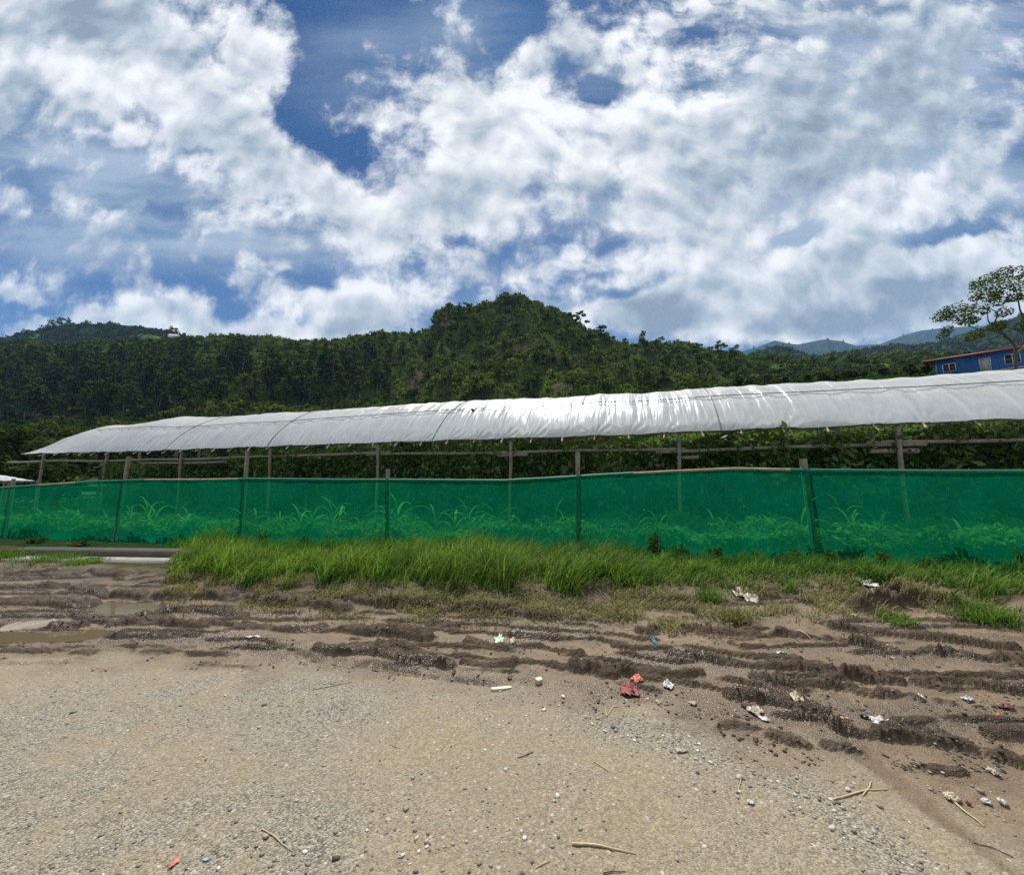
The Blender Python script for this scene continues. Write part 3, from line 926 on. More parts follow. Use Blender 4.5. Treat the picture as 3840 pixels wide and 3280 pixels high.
BUSH = [bush_template(400 + i) for i in range(6)]
LM_SCRUB = leaf_mat('scrub_leaves', (0.018, 0.034, 0.010), (0.130, 0.180, 0.036), 0.4)
LM_WOOD = leaf_mat('far_wood_leaves', (0.018, 0.030, 0.012), (0.048, 0.066, 0.024), 0.3)


def hill_cover(hill, n, vmin, vmax, umin, umax, rmin, rmax, name, mat, key, tfun, seed, thin=0.25):
    r = np.random.default_rng(seed)
    u = r.uniform(umin, umax, n)
    v = r.uniform(vmin, vmax, n)
    Y = hill.Yb + (hill.Yr(u) - hill.Yb) * v
    X = u * Y
    keep = fbm(X / 9, Y / 9, 3, seed) > -thin
    px, py = to_px(np.stack([X, Y, hill.z(X, Y)], -1))
    for (cx, cy, rx, ry) in FIELDS.get(key, []) + EARTH.get(key, []):
        inside = np.hypot((px - cx) / rx, (py - cy) / ry) < 0.85
        keep &= ~(inside & (r.random(n) < 0.6))
    X, Y, px, py = X[keep], Y[keep], px[keep], py[keep]
    P = np.stack([X, Y, hill.z(X, Y) - 0.1], -1)
    s = rmin + (rmax - rmin) * r.random(len(X)) ** 2.2
    t = np.clip(tfun(X, Y, px, py) + 0.12 * r.normal(size=len(X)), 0, 1)
    return tag(scatter(BUSH, P, s, t, 0.7 + 0.7 * r.random(len(X)), r).build(name, mat), kind='stuff')


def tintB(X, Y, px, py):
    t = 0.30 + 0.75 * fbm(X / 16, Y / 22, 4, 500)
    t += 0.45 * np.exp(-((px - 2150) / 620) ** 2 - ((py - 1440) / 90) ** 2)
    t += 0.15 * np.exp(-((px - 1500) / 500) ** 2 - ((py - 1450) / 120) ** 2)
    t -= 0.30 * sstep(1000, 300, px)  # cloud shade over the left slope, put into the leaf tint
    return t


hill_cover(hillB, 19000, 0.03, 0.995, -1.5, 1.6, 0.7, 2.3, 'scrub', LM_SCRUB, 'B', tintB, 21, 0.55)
hill_cover(hillA, 4200, 0.25, 1.0, -1.55, -0.6, 1.5, 4.0, 'far_wood', LM_WOOD, 'A', lambda X, Y, px, py: 0.4 + 0.4 * fbm(X / 40, Y / 40, 3, 510), 22, 0.4)
hill_cover(hillD, 7000, 0.1, 1.0, 0.45, 1.55, 1.6, 4.6, 'far_wood', LM_WOOD, 'D', lambda X, Y, px, py: 0.5 + 0.5 * fbm(X / 50, Y / 50, 3, 511), 23, 0.35)

BARK = simple_mat('bark', (0.09, 0.07, 0.05), (0.045, 0.036, 0.028), 6, 0.9, 0.5, 20, (1, 1, 0.25))
LM_PINE = leaf_mat('pine_needles', (0.017, 0.036, 0.014), (0.066, 0.100, 0.032), 0.35, 0.7)
LM_TREE = leaf_mat('broad_leaves', (0.022, 0.042, 0.011), (0.110, 0.155, 0.036), 0.42, 0.7)


def make_pine(seed):
    r = np.random.default_rng(seed)
    root = empty('pine_tree', (0, 0, -500))
    h = 1.0
    tr = MB().tube([(0, 0, -0.05), (0.01, 0.0, 0.4), (0.0, 0.01, 0.95)], [0.018, 0.014, 0.004], 6)
    cs, rs = [], []
    lev = 9
    for i in range(lev):
        z = 0.30 + 0.64 * i / (lev - 1)
        w = 0.20 * (1 - 0.72 * i / (lev - 1)) * (0.8 + 0.4 * r.random())
        if i < 2: w *= 0.75
        for j in range(4 if i < 6 else 2):
            a = r.random() * 6.28
            d = w * (0.45 + 0.45 * r.random())
            cs.append((d * math.cos(a), d * math.sin(a), z + 0.03 * r.normal()))
            rs.append(0.045 + 0.045 * (1 - i / lev))
            if i % 2 == 0 and j < 2:
                tr.tube([(0, 0, z - 0.02), (d * math.cos(a), d * math.sin(a), z)], [0.006, 0.002], 4)
    v, f, t = crown_cloud(np.array(cs), np.array(rs), 260, 0.055, r, 0.5, 0.8)
    a = tr.build('trunk', BARK, root); c = MB().add(v, f, t).build('crown', LM_PINE, root)
    kids(root, a, c)
    return root


def make_broad(seed, shape='round'):
    r = np.random.default_rng(seed)
    root = empty('broadleaf_tree', (0, 0, -500))
    tr = MB().tube([(0, 0, -0.06), (0.02 * r.normal(), 0.02 * r.normal(), 0.3), (0.04 * r.normal(), 0.04 * r.normal(), 0.75)], [0.028, 0.02, 0.006], 6)
    cs, rs = [], []
    if shape == 'flat':
        for i in range(9):
            a = r.random() * 6.28; d = 0.12 + 0.26 * r.random(); z = 0.62 + 0.1 * (i % 3) + 0.05 * r.normal()
            cs.append((d * math.cos(a), d * math.sin(a), z)); rs.append(0.08 + 0.05 * r.random())
            tr.tube([(0, 0, 0.35 + 0.03 * i), (d * math.cos(a), d * math.sin(a), z)], [0.01, 0.003], 4)
        n, fl = 260, 0.45
    else:
        for i in range(11):
            a = r.random() * 6.28; z = 0.34 + 0.56 * r.random()
            d = (0.30 * math.sin(max(0.15, min(1, (z - 0.2) / 0.8)) * math.pi) + 0.05) * (0.5 + 0.6 * r.random())
            cs.append((d * math.cos(a), d * math.sin(a), z)); rs.append(0.10 + 0.07 * r.random())
            if i % 2 == 0:
                tr.tube([(0, 0, 0.25), (d * math.cos(a), d * math.sin(a), z)], [0.011, 0.003], 4)
        n, fl = 300, 0.9
    v, f, t = crown_cloud(np.array(cs), np.array(rs), n, 0.075, r, 0.5, fl)
    a = tr.build('trunk', BARK, root); c = MB().add(v, f, t).build('crown', LM_TREE, root)
    kids(root, a, c)
    return root


_used = set()


def place_tree(proto, p, h, label, group, cat='tree', wide=1.0):
    o = proto if proto.name not in _used else copy_tree(proto)
    _used.add(o.name)
    o.location = p
    o.scale = (h * wide, h * wide, h)
    o.rotation_euler = (0, 0, random.random() * 6.28)
    tag(o, label, cat, group)
    return o


PINES = [make_pine(600 + i) for i in range(4)]
BROADS = [make_broad(620 + i) for i in range(4)]
FLATS = [make_broad(640 + i, 'flat') for i in range(2)]

# pine stand on the left slope
r = np.random.default_rng(31)
cand = []
tries = 0
while len(cand) < 150 and tries < 6000:
    tries += 1
    x = r.uniform(-60, 1560); y = r.uniform(1300, 1580)
    if y > 1640 - 0.10 * x: continue
    w = 1.0 if x < 760 else 0.75 if (x < 1480 and y > 1370) else 0.12
    if r.random() > w: continue
    if any(abs(x - a) < 26 and abs(y - b_) < 20 for a, b_ in cand): continue
    cand.append((x, y))
cand = np.array(cand)
pp = hillB.hit(cand[:, 0], cand[:, 1])
for i, p in enumerate(pp):
    lab = ('dark pine in the dense stand on the shaded left hillside' if cand[i, 0] < 760 else 'pine standing among scrub on the middle slope below the bare ridge')
    hmax = (cand[i, 1] - np.interp(cand[i, 0], [a for a, _ in B_OUT], [b_ for _, b_ in B_OUT]) + 14) / F * p[1]
    place_tree(PINES[i % 4], p - np.array([0, 0, 0.3]), max(3.5, min(hmax, r.uniform(9, 15.5))), lab, 'pines on the left hillside' if cand[i, 0] < 760 else 'pines on the middle slope', wide=r.uniform(0.9, 1.35))

# broadleaf trees over the main hill and its right shoulder
cand = []
tries = 0
while len(cand) < 130 and tries < 8000:
    tries += 1
    x = r.uniform(1300, 3480); y = r.uniform(1200, 1500)
    top = np.interp(x, [a for a, _ in B_OUT], [b_ for _, b_ in B_OUT])
    if y < top + 6 or y > 1560 - 0.045 * (x - 1000): continue
    if r.random() > (0.35 if x < 2100 else 1.0): continue
    if any(abs(x - a) < 24 and abs(y - b_) < 16 for a, b_ in cand): continue
    cand.append((x, y))
cand = np.array(cand)
pp = hillB.hit(cand[:, 0], cand[:, 1])
for i, p in enumerate(pp):
    lab = ('bushy tree on the steep face of the central hill' if cand[i, 0] < 2200 else 'rounded tree among the wood on the hill shoulder right of the summit')
    place_tree(BROADS[i % 4], p - np.array([0, 0, 0.3]), r.uniform(3.5, 7.5), lab, 'trees on the central hill' if cand[i, 0] < 2200 else 'trees on the right shoulder', wide=r.uniform(1.0, 1.4))

# trees one can tell apart on the skyline (pixel of the foot, height in px)
SKY = [
    ('broad', 1660, 1196, 34, 1.2, 'small dark bush-like tree at the cliff edge left of the summit'), ('pine', 1682, 1190, 42, 0.9, 'slim dark conifer just right of the cliff edge'),
    ('pine', 1668, 1190, 28, 0.8, 'short slim conifer over the cliff edge'), ('pine', 1722, 1180, 46, 1.0, 'pointed tree on the summit left of the flat crowned one'),
    ('flat', 1752, 1180, 46, 1.2, 'flat crowned tree on the left end of the summit'), ('broad', 1790, 1172, 28, 1.5, 'round very dark bush on the summit'),
    ('flat', 1826, 1166, 36, 1.3, 'spreading thin tree leaning over the summit grass'), ('broad', 1890, 1154, 46, 1.1, 'leafy tree left of the highest point'),
    ('pine', 1944, 1150, 44, 1.0, 'pointed tree standing on the very top of the hill'), ('broad', 1915, 1150, 40, 1.3, 'wide dark tree beside the highest point'),
    ('broad', 1985, 1170, 46, 1.2, 'dense tree on the right side of the summit'), ('pine', 2030, 1186, 40, 1.1, 'small pointed tree on the right summit slope'),
    ('broad', 2062, 1200, 40, 1.1, 'low tree on the slope right of the summit'), ('flat', 2128, 1225, 60, 0.7, 'thin airy tree left of the tall layered tree'),
    ('flat', 2178, 1245, 72, 1.1, 'tall layered tree standing alone on the right skyline'), ('broad', 2260, 1275, 56, 1.2, 'round leafy tree on the skyline beside the layered tree'),
    ('broad', 2345, 1298, 28, 1.1, 'small tree in the dip of the right skyline'), ('broad', 2415, 1305, 58, 1.0, 'dark upright tree on the right skyline'),
    ('flat', 2480, 1310, 42, 1.3, 'spreading tree right of the dark upright tree'), ('flat', 2620, 1322, 40, 0.9, 'thin leaning tree over the shoulder wood'),
    ('flat', 2705, 1335, 56, 1.0, 'airy tall tree at the end of the shoulder wood'), ('broad', 2760, 1345, 46, 1.1, 'dark leafy tree that ends the shoulder skyline'),
    ('broad', 1070, 1284, 14, 1.3, 'lone tiny tree in the dip of the left ridge'), ('broad', 1540, 1256, 24, 1.0, 'little tree on the ridge below the cliff'), ('pine', 1408, 1268, 20, 0.8, 'little dead looking conifer on the left ridge'),
    ('pine', 510, 1290, 30, 1.6, 'pine whose top breaks the skyline below the far hill'),
]
pcount = 0
for kind, x, y, hp, wide, lab in SKY:
    p = hillB.hit(x, y)[0]
    proto = {'pine': PINES, 'broad': BROADS, 'flat': FLATS}[kind]
    place_tree(proto[pcount % len(proto)], p - np.array([0, 0, 0.4]), hp / F * p[1] * 1.08 + 0.5, lab, None, wide=wide)
    pcount += 1
# skyline of the far left hill
FARSKY = [(80, 1262, 24), (60, 1266, 20), (100, 1258, 22), (178, 1238, 26), (205, 1230, 30), (232, 1224, 34), (255, 1220, 30), (330, 1220, 18), (410, 1220, 18), (640, 1246, 26), (655, 1250, 22), (150, 1246, 18)]
for i, (x, y, hp) in enumerate(FARSKY):
    p = hillA.hit(x, y)[0]
    place_tree((PINES + BROADS)[(i * 3) % 8], p - np.array([0, 0, 0.5]), hp / F * p[1] + 1.0, 'tree on the skyline of the far dark hill at the left', 'skyline trees of the far left hill', wide=1.4)


# tiny white house on the far hill
def tiny_house(name, c, L, W, H, rz, wm, rm, label):
    t = empty(name, c, rz)
    MB().box((0, 0, H / 2), (L, W, H)).build('wall', wm, t)
    v = [(-L / 2 - .4, -W / 2 - .4, H - .05), (L / 2 + .4, -W / 2 - .4, H - .05), (L / 2 + .4, 0, H + W * .3), (-L / 2 - .4, 0, H + W * .3), (L / 2 + .4, W / 2 + .4, H - .05), (-L / 2 - .4, W / 2 + .4, H - .05)]
    MB().add(v, [[0, 1, 2, 3], [3, 2, 4, 5]]).add([v[0], v[3], v[5]], [[0, 1, 2]]).add([v[1], v[4], v[2]], [[0, 1, 2]]).build('roof', rm, t)
    MB().box((L * .2, -W / 2 - 0.03, H * .45), (0.9, 0.06, H * .8)).build('door', DARKM, t)
    return tag(t, label, 'house')


DARKM = simple_mat('dark_opening', (0.02, 0.02, 0.02))
WHITEP = simple_mat('white_paint', (0.75, 0.75, 0.73), (0.6, 0.6, 0.58), 3, 0.6)
p = hillA.hit(668, 1278)[0]
tiny_house('house', tuple(p + np.array([0, -6, 0.5])), 9, 5, 2.6, 0.2, WHITEP, WHITEP, 'tiny white house at the end of the far left hill')

# ---------------------------------------------------------------- greenhouse
EAVE_PX = interp_curve([(-100, 1702), (75, 1700), (300, 1695), (500, 1691), (925, 1675), (1200, 1665), (1500, 1655), (1900, 1642), (2300, 1630), (2500, 1621), (2725, 1610), (2950, 1602), (3100, 1598), (3400, 1583), (3840, 1569), (4400, 1550), (5200, 1520)])
RIDGE_PX = interp_curve([(300, 1600), (408, 1596), (464, 1592), (502, 1595), (602, 1583), (709, 1561), (816, 1564), (941, 1558), (1067, 1546), (1161, 1545), (1300, 1534), (1451, 1524), (1576, 1514), (1765, 1503), (1953, 1495), (2141, 1491),
                         (2267, 1477), (2392, 1477), (2500, 1469), (2608, 1459), (2747, 1450), (3095, 1433), (3303, 1424), (3581, 1403), (3840, 1383), (4400, 1350), (5400, 1300)])
S0, S1 = -1.9 * GL, 7.06 * GL
TMAX = 1.36
HW = 2.7                                     # half width of the tunnel


def gh_plan(s, w):
    return G0[0] + GD[0] * s + GP[0] * w, G0[1] + GD[1] * s + GP[1] * w


def z_from_px(x, y, curve):
    """height of a line whose outline in the picture is curve, at plan position x, y"""
    z = np.full(np.shape(x), 3.0)
    for _ in range(4):
        px, _py = to_px(np.stack([x, y, z], -1))
        py = curve(px)
        z = at_Y(px, py, y)[..., 2]
    return z


ss = np.linspace(S0, S1, 400)
_ex, _ey = gh_plan(ss, 0.0)
EAVE_Z = z_from_px(_ex, _ey, EAVE_PX)
_rx, _ry = gh_plan(ss, HW * 0.93)
RIDGE_Z = z_from_px(_rx, _ry, RIDGE_PX)
eave_z = lambda s: np.interp(s, ss, EAVE_Z)
ridge_z = lambda s: np.interp(s, ss, RIDGE_Z)
RAFT = np.arange(S0 + 0.3, S1 - 0.05, 0.86)   # a bamboo rafter every 0.86 m


def roof_z(s, t, fold=True):
    """t: 0 near eave, 1 crest, 2 far eave"""
    e, r_ = eave_z(s), ridge_z(s)
    # the end of the sheet is pulled down to the eave
    tt = np.where(t <= 1, t, 2 - t)
    arch = np.sin(np.clip(tt, 0, 1) * math.pi / 2) ** (0.92 + 0.5 * sstep(S1 - 3.5, S1 + 1.0, s))
    z = e + (r_ - e) * arch
    if fold:
        ph = (s - RAFT[0]) / 0.86
        fr = ph - np.floor(ph)
        d = np.minimum(fr, 1 - fr) * 0.86
        sag = 0.035 * (1 - np.exp(-(d / 0.16) ** 2)) * np.sin(np.clip(tt, 0, 1) * math.pi * 0.9 + 0.15)
        idx = np.floor(ph + 0.5)
        amp = 0.5 + 0.5 * np.sin(idx * 12.9898) * np.sin(idx * 4.1)
        z = z - sag * (0.5 + amp)
        # fans of folds pulled from the rafter tips
        tipd = np.exp(-(tt / 0.30) ** 2)
        sd = (s - (RAFT[0] + 0.86 * idx))
        ang = np.arctan2(sd, tt * HW + 0.05)
        z = z + 0.010 * tipd * (0.25 + amp) * np.sin(ang * 13 + idx)
        z = z + 0.012 * fbm(s * 2.3, tt * 3 + 9, 3, 700) + 0.006 * perlin(s * 9, tt * 2.2 + s * 0.6, 703) * np.clip(0.4 + perlin(s * 0.35, tt, 704), 0, 1)
        # gathered wrinkles in the middle of the row
        wr = np.exp(-((s - 10.2) / 4.6) ** 2)
        z = z + wr * (0.006 * perlin(s * 7.5 + 2.5 * np.sin(tt * 4), tt * 2.0, 705) + 0.004 * perlin(s * 14, tt * 4, 706))
    return z


def film_material():
    m, nt = new_mat('plastic_film')
    co = N(nt, 'ShaderNodeUVMap', uv_map='UVMap').outputs[0]
    c = mixc(nt, maprange(nt, noise(nt, co, 1.3, 6, 0.65), 0.35, 0.7), (0.70, 0.705, 0.675), (0.56, 0.57, 0.545))
    sm = N(nt, 'ShaderNodeMapping', ins={'Vector': co, 'Scale': (5.0, 1.2, 1)}).outputs[0]
    c = mixc(nt, maprange(nt, noise(nt, sm, 1.0, 5, 0.6), 0.5, 0.75, 0, 0.6), c, (0.74, 0.74, 0.73))
    c = mixc(nt, maprange(nt, noise(nt, co, 0.45, 4, 0.6), 0.56, 0.7, 0, 0.35), c, (0.46, 0.44, 0.33))
    # where the sheet lies tight on a rafter it is whiter
    ra = N(nt, 'ShaderNodeAttribute', attribute_name='rib').outputs['Fac']
    c = mixc(nt, ra, c, (0.80, 0.80, 0.80))
    d = N(nt, 'ShaderNodeBsdfDiffuse', ins={'Color': c})
    tl = N(nt, 'ShaderNodeBsdfTranslucent', ins={'Color': c})
    mx = N(nt, 'ShaderNodeMixShader', ins={0: 0.35, 1: d.outputs[0], 2: tl.outputs[0]})
    gl = N(nt, 'ShaderNodeBsdfGlossy', ins={'Roughness': 0.24, 'Color': (1, 1, 1, 1)})
    wr = N(nt, 'ShaderNodeMapping', ins={'Vector': co, 'Scale': (8.0, 0.8, 1)}).outputs[0]
    hh = noise(nt, wr, 1.0, 2, 0.5)
    bn = N(nt, 'ShaderNodeBump', ins={'Height': hh, 'Strength': 1.0, 'Distance': 0.05})
    nt.links.new(bn.outputs[0], gl.inputs['Normal'])
    fr = N(nt, 'ShaderNodeFresnel', ins={'IOR': 1.38})
    sh = N(nt, 'ShaderNodeMixShader', ins={0: math_n(nt, 'MULTIPLY', fr.outputs[0], 0.31), 1: mx.outputs[0], 2: gl.outputs[0]})
    tp = N(nt, 'ShaderNodeBsdfTransparent', ins={'Color': (0.9, 0.92, 0.92, 1)})
    sh2 = N(nt, 'ShaderNodeMixShader', ins={0: 0.10, 1: sh.outputs[0], 2: tp.outputs[0]})
    out_surface(nt, sh2.outputs[0])
    return m


BAMBOO = simple_mat('grey_bamboo', (0.24, 0.205, 0.15), (0.13, 0.11, 0.085), 7, 0.75, 0.4, 30, (1, 1, 1))
BAMBOO2 = simple_mat('pale_bamboo', (0.36, 0.30, 0.20), (0.22, 0.18, 0.12), 7, 0.7, 0.4, 30)
HEM_SHADE = simple_mat('shaded_hem', (0.085, 0.075, 0.06), (0.05, 0.045, 0.04), 7, 0.8, 0.4, 30)
FILM = film_material()


def build_greenhouse():
    root = empty('greenhouse', (*gh_plan(0, 0), 0))
    inv = np.array([*gh_plan(0, 0), 0.0])
    ns, ntt = 1300, 54
    q_ = np.linspace(0, 1, ns); t = np.linspace(0, TMAX, ntt)
    Q_, T = np.meshgrid(q_, t, indexing='ij')
    S = S0 + (S1 + 1.25 - 2.2 * np.clip(T, 0, 1.1) ** 0.8 - S0) * Q_
    W = HW * (1 - np.cos(np.clip(T, 0, 2) * math.pi / 2))       # plan offset
    W = HW * (T * 0.72 + 0.28 * (1 - np.cos(T * math.pi / 2)))
    Z = roof_z(S, T)
    X, Y = gh_plan(S, W)
    # free edge a little uneven
    edge = np.exp(-(T / 0.05) ** 2)
    Z = Z + edge * 0.012 * np.sin(S * 3.1) + edge * 0.01 * perlin(S * 1.7, S * 0, 720)
    v = np.stack([X, Y, Z], -1) - inv
    o = MB().add(v.reshape(-1, 3), grid_faces(ns, ntt)[:, ::-1]).build('roof_sheet', FILM, root, smooth=True)
    uvl = o.data.uv_layers.new(name='UVMap')
    li = np.empty(len(o.data.loops), np.int32); o.data.loops.foreach_get('vertex_index', li)
    uv = np.stack([S, T * 3.1], -1).reshape(-1, 2)
    uvl.data.foreach_set('uv', uv[li].astype(np.float32).reshape(-1))
    ph = (S - RAFT[0]) / 0.86
    fr = np.abs(ph - np.round(ph)) * 0.86
    wv = 0.55 + 0.45 * np.sin(np.round(ph) * 7.3)
    rib = np.exp(-(fr / 0.05) ** 2) * np.clip(wv * (0.7 + 1.1 * fbm(S * 0.5, T * 3, 3, 730)), 0, 0.95)
    at = o.data.attributes.new('rib', 'FLOAT', 'POINT'); at.data.foreach_set('value', rib.astype(np.float32).reshape(-1))
    # rolled hem along the near edge; its dark colour paints the shade beneath
    hs = np.linspace(S0, S1 + 1.2, 420)
    hx, hy = gh_plan(hs, 0.0)
    hz = roof_z(hs, np.zeros_like(hs)) + 0.012 * np.sin(hs * 3.1) - 0.012
    MB().tube(np.stack([hx, hy + 0.03, hz - 0.012], -1) - inv, 0.02, 6).build('eave_hem', HEM_SHADE, root, smooth=True)
    # seams across the sheet
    for spx, lean in ((2705, 0.0), (1620, 0.35), (1000, 0.3), (620, 0.4)):
        sx = float(np.interp(-spx, -to_px(np.stack([hx, hy, hz], -1))[0][::1], hs))
        tq = np.linspace(0.0, 1.15, 40)
        sq = sx - lean * tq
        W_ = HW * (tq * 0.72 + 0.28 * (1 - np.cos(tq * math.pi / 2)))
        px_, py_ = gh_plan(sq, W_)
        MB().tube(np.stack([px_, py_, roof_z(sq, tq) + 0.010], -1) - inv, 0.009 if spx != 2705 else 0.013, 5).build('seam', SEAM, root)
    # posts: near row from the picture, far row behind
    PX = [(3395, 0), (2580, 1), (1935, 2), (1410, 3), (995, 4), (675, 5), (385, 6), (150, 7)]
    for k in [-1] + [k for _, k in PX]:
        for row, w in ((0, 0.12), (1, HW * (TMAX * 0.72 + 0.28 * (1 - math.cos(TMAX * math.pi / 2))) - 0.1)):
            s_ = k * GL + 0.02
            x, y = gh_plan(s_, w)
            top = eave_z(s_) - 0.03 if row == 0 else float(roof_z(np.array([s_]), np.array([TMAX]), False)[0]) - 0.06
            gz = float(ground_h(np.array([x]), np.array([y]), False)[0]) - 0.2
            lx = 0.06 * math.sin(k * 5.1 + row)
            zz = np.linspace(gz, top, 16)
            xx = x + lx * (1 - (zz - gz) / (top - gz)) + 0.012 * np.sin(zz * 3 + k)
            rad = 0.047 + 0.006 * np.cos(zz * 14) ** 8
            mb = MB().tube(np.stack([xx, np.full_like(xx, y), zz], -1) - inv, rad, 10)
            mb.build('post', BAMBOO, root, smooth=True)
    # ridge posts
    for k in (0, 2, 4, 6):
        x, y = gh_plan(k * GL, HW)
        gz = float(ground_h(np.array([x]), np.array([y]), False)[0]) - 0.2
        MB().tube(np.array([(x, y, gz), (x, y, ridge_z(k * GL) - 0.08)]) - inv, 0.06, 8).build('ridge_post', BAMBOO, root)
    x, y = gh_plan(np.linspace(S0, S1, 60), HW)
    MB().tube(np.stack([x, y, ridge_z(np.linspace(S0, S1, 60)) - 0.07], -1) - inv, 0.035, 6).build('ridge_pole', BAMBOO, root)
    # tie rails under the eave: overlapping bamboo lengths
    rails = [(-8.0, 0.55, 0.40, 0.045), (-0.5, 5.0, 0.46, 0.05), (4.3, 9.6, 0.40, 0.045), (9.0, 13.8, 0.38, 0.045), (12.9, 17.0, 0.33, 0.05), (16.4, 21.6, 0.36, 0.045), (21.0, 26.4, 0.36, 0.05), (25.3, 34.0, 0.36, 0.055),
             (20.0, 24.6, 0.50, 0.045), (8.4, 9.3, 0.47, 0.055), (-0.35, 0.5, 0.60, 0.06), (4.0, 4.5, 0.62, 0.055)]
    for (a, b_, dz, rr) in rails:
        q = np.linspace(a, b_, max(6, int((b_ - a) * 6)))
        x, y = gh_plan(q, 0.22)
        z = eave_z(np.clip(q, S0, S1)) - dz + 0.02 * np.sin(q * 1.1)
        rad = rr * (0.9 + 0.14 * (np.mod(q * 2.6, 1) < 0.1))
        MB().tube(np.stack([x, y, z], -1) - inv, rad, 8).build('rail', BAMBOO, root, smooth=True)
    # rafters: from beyond the eave up to the crest
    for i, s_ in enumerate(RAFT):
        tq = np.linspace(0, TMAX, 18)
        W_ = HW * (tq * 0.72 + 0.28 * (1 - np.cos(tq * math.pi / 2)))
        x, y = gh_plan(np.full_like(tq, s_), W_)
        z = roof_z(np.full_like(tq, s_), tq, False) - 0.055
        P = np.stack([x, y, z], -1)
        j = 0.14 + 0.10 * (math.sin(i * 7.7) * 0.5 + 0.5)
        tipd = (P[0] - P[1]) / np.linalg.norm(P[0] - P[1])
        tipd[2] = -0.45; tipd[0] += 0.12 * math.sin(i * 3.3)
        P = np.concatenate([[P[0] + tipd * j], P])
        MB().tube(P - inv, 0.024 + 0.006 * math.sin(i * 2.9), 7).build('rafter', BAMBOO2, root, smooth=True)
    tag(root, 'long bamboo greenhouse under a translucent white plastic sheet behind the green net fence', 'greenhouse')
    return root


SEAM = simple_mat('seam_tape', (0.17, 0.18, 0.18), (0.12, 0.12, 0.12))
greenhouse = build_greenhouse()

# rope lying along the roof
ROPE = simple_mat('dark_rope', (0.045, 0.05, 0.06), (0.03, 0.03, 0.035))
rs = np.linspace(S0, S1 - 1.3, 260)
rt = 0.40 + 0.02 * np.sin(rs * 0.23) + 0.14 * sstep(S1 - 6, S1 - 1.3, rs)
x, y = gh_plan(rs, HW * (rt * 0.72 + 0.28 * (1 - np.cos(rt * math.pi / 2))))
mb = MB().tube(np.stack([x, y, roof_z(rs, rt, False) + 0.03], -1), 0.011, 6)
rp = mb.build('rope', ROPE, smooth=True)
k = np.argmin(np.abs(to_px(np.stack([x, y, roof_z(rs, rt)], -1))[0] - 1780))
kn = MB().tube(np.array([(x[k] - .07, y[k], 0), (x[k] - .03, y[k], 0.01), (x[k] + .03, y[k], -.01), (x[k] + .06, y[k], .015)]) + np.array([0, -0.01, float(roof_z(rs[k:k + 1], rt[k:k + 1])[0]) + 0.03]), [0.01, 0.045, 0.04, 0.01], 7).build('knot', ROPE, rp, smooth=True)
tag(rp, 'dark rope stretched along the whole white plastic roof', 'rope')

# hanging pot under the eave
p = at_Y(2270, 1690, 10.6)
t = empty('hanging_pot', tuple(p))
POTM = simple_mat('grey_plastic', (0.07, 0.065, 0.06), (0.045, 0.042, 0.04), 9, 0.6)
n = 18
prof = [(0.085, -0.12), (0.095, -0.115), (0.12, 0.06), (0.135, 0.075), (0.135, 0.10), (0.12, 0.10), (0.10, -0.09), (0.0, -0.09)]
th = np.arange(n) / n * 2 * np.pi
v = np.array([[(r_ * math.cos(a), r_ * math.sin(a), z_) for a in th] for r_, z_ in prof]).reshape(-1, 3)
f = [[i * n + j, i * n + (j + 1) % n, (i + 1) * n + (j + 1) % n, (i + 1) * n + j] for i in range(len(prof) - 1) for j in range(n)]
pot = MB().add(v, f).add([(0.085 * math.cos(a), 0.085 * math.sin(a), -0.12) for a in th], [list(range(n))]).build('pot', POTM, t, smooth=True)
pot.rotation_euler = (R(-38), R(20), 0)
MB().tube([(0, 0, 0.08), (0.02, 0, 0.25), (0, 0, 0.42)], 0.006, 5).build('hanger', ROPE, t)
tag(t, 'dark grey pot hanging tilted under the greenhouse eave', 'pot')

# ---------------------------------------------------------------- tomato vines in the greenhouse, weeds behind the net
LM_TOM = leaf_mat('tomato_leaves', (0.026, 0.056, 0.012), (0.125, 0.195, 0.036), 0.5, 0.0, 0.03)
LM_WEED = leaf_mat('weed_leaves', (0.060, 0.125, 0.028), (0.20, 0.29, 0.075), 0.45, 0.0)
DARKSOIL = simple_mat('dark_soil', (0.03, 0.026, 0.02))
r = np.random.default_rng(77)
mb = MB()
for (w0, dens, hh) in ((0.34, 22000, 0.10), (0.75, 50000, 0.16), (1.7, 30000, 0.30), (2.6, 18000, 0.30), (3.6, 12000, 0.25)):
    n = dens
    s = r.uniform(S0, 6.2 * GL, n)
    x, y = gh_plan(s, w0 + 0.22 * r.normal(size=n) + 0.12 * np.sin(s * 4.7 + w0))
    gz = ground_h(x, y, False)
    top = eave_z(s) - hh - gz + 0.42 * fbm(s * 0.9, s * 0 + w0, 3, 740) - 0.25 * sstep(18, 26, s)
    hgt = top * (0.02 + 0.98 * r.random(n) ** 0.9)
    clump = fbm(s * 2.2, hgt * 2.2 + w0 * 7, 3, 741)
    keep = clump > -0.30
    if w0 < 0.5:
        keep &= (fbm(s * 0.55, s * 0 + 4.0, 3, 745) > 0.12 - 0.22 * sstep(9, 3, s)) & (hgt > 0.35 * top)
    c = np.stack([x, y, gz + hgt], -1)[keep]
    v, f = leaf_quads(c, r.uniform(0.05, 0.125, len(c)), np.tile(np.array([[0.05, -0.75, 0.35]]), (len(c), 1)), 1.9, 1.3, r)
    tn = np.clip(0.45 + 0.8 * fbm(s[keep] * 0.7, hgt[keep] * 0.9 + w0, 3, 742) + 0.16 * r.normal(size=len(c)), 0, 1)
    mb.add(v, f, np.repeat(tn, 4))
tag(mb.build('tomato_foliage', LM_TOM), kind='stuff')

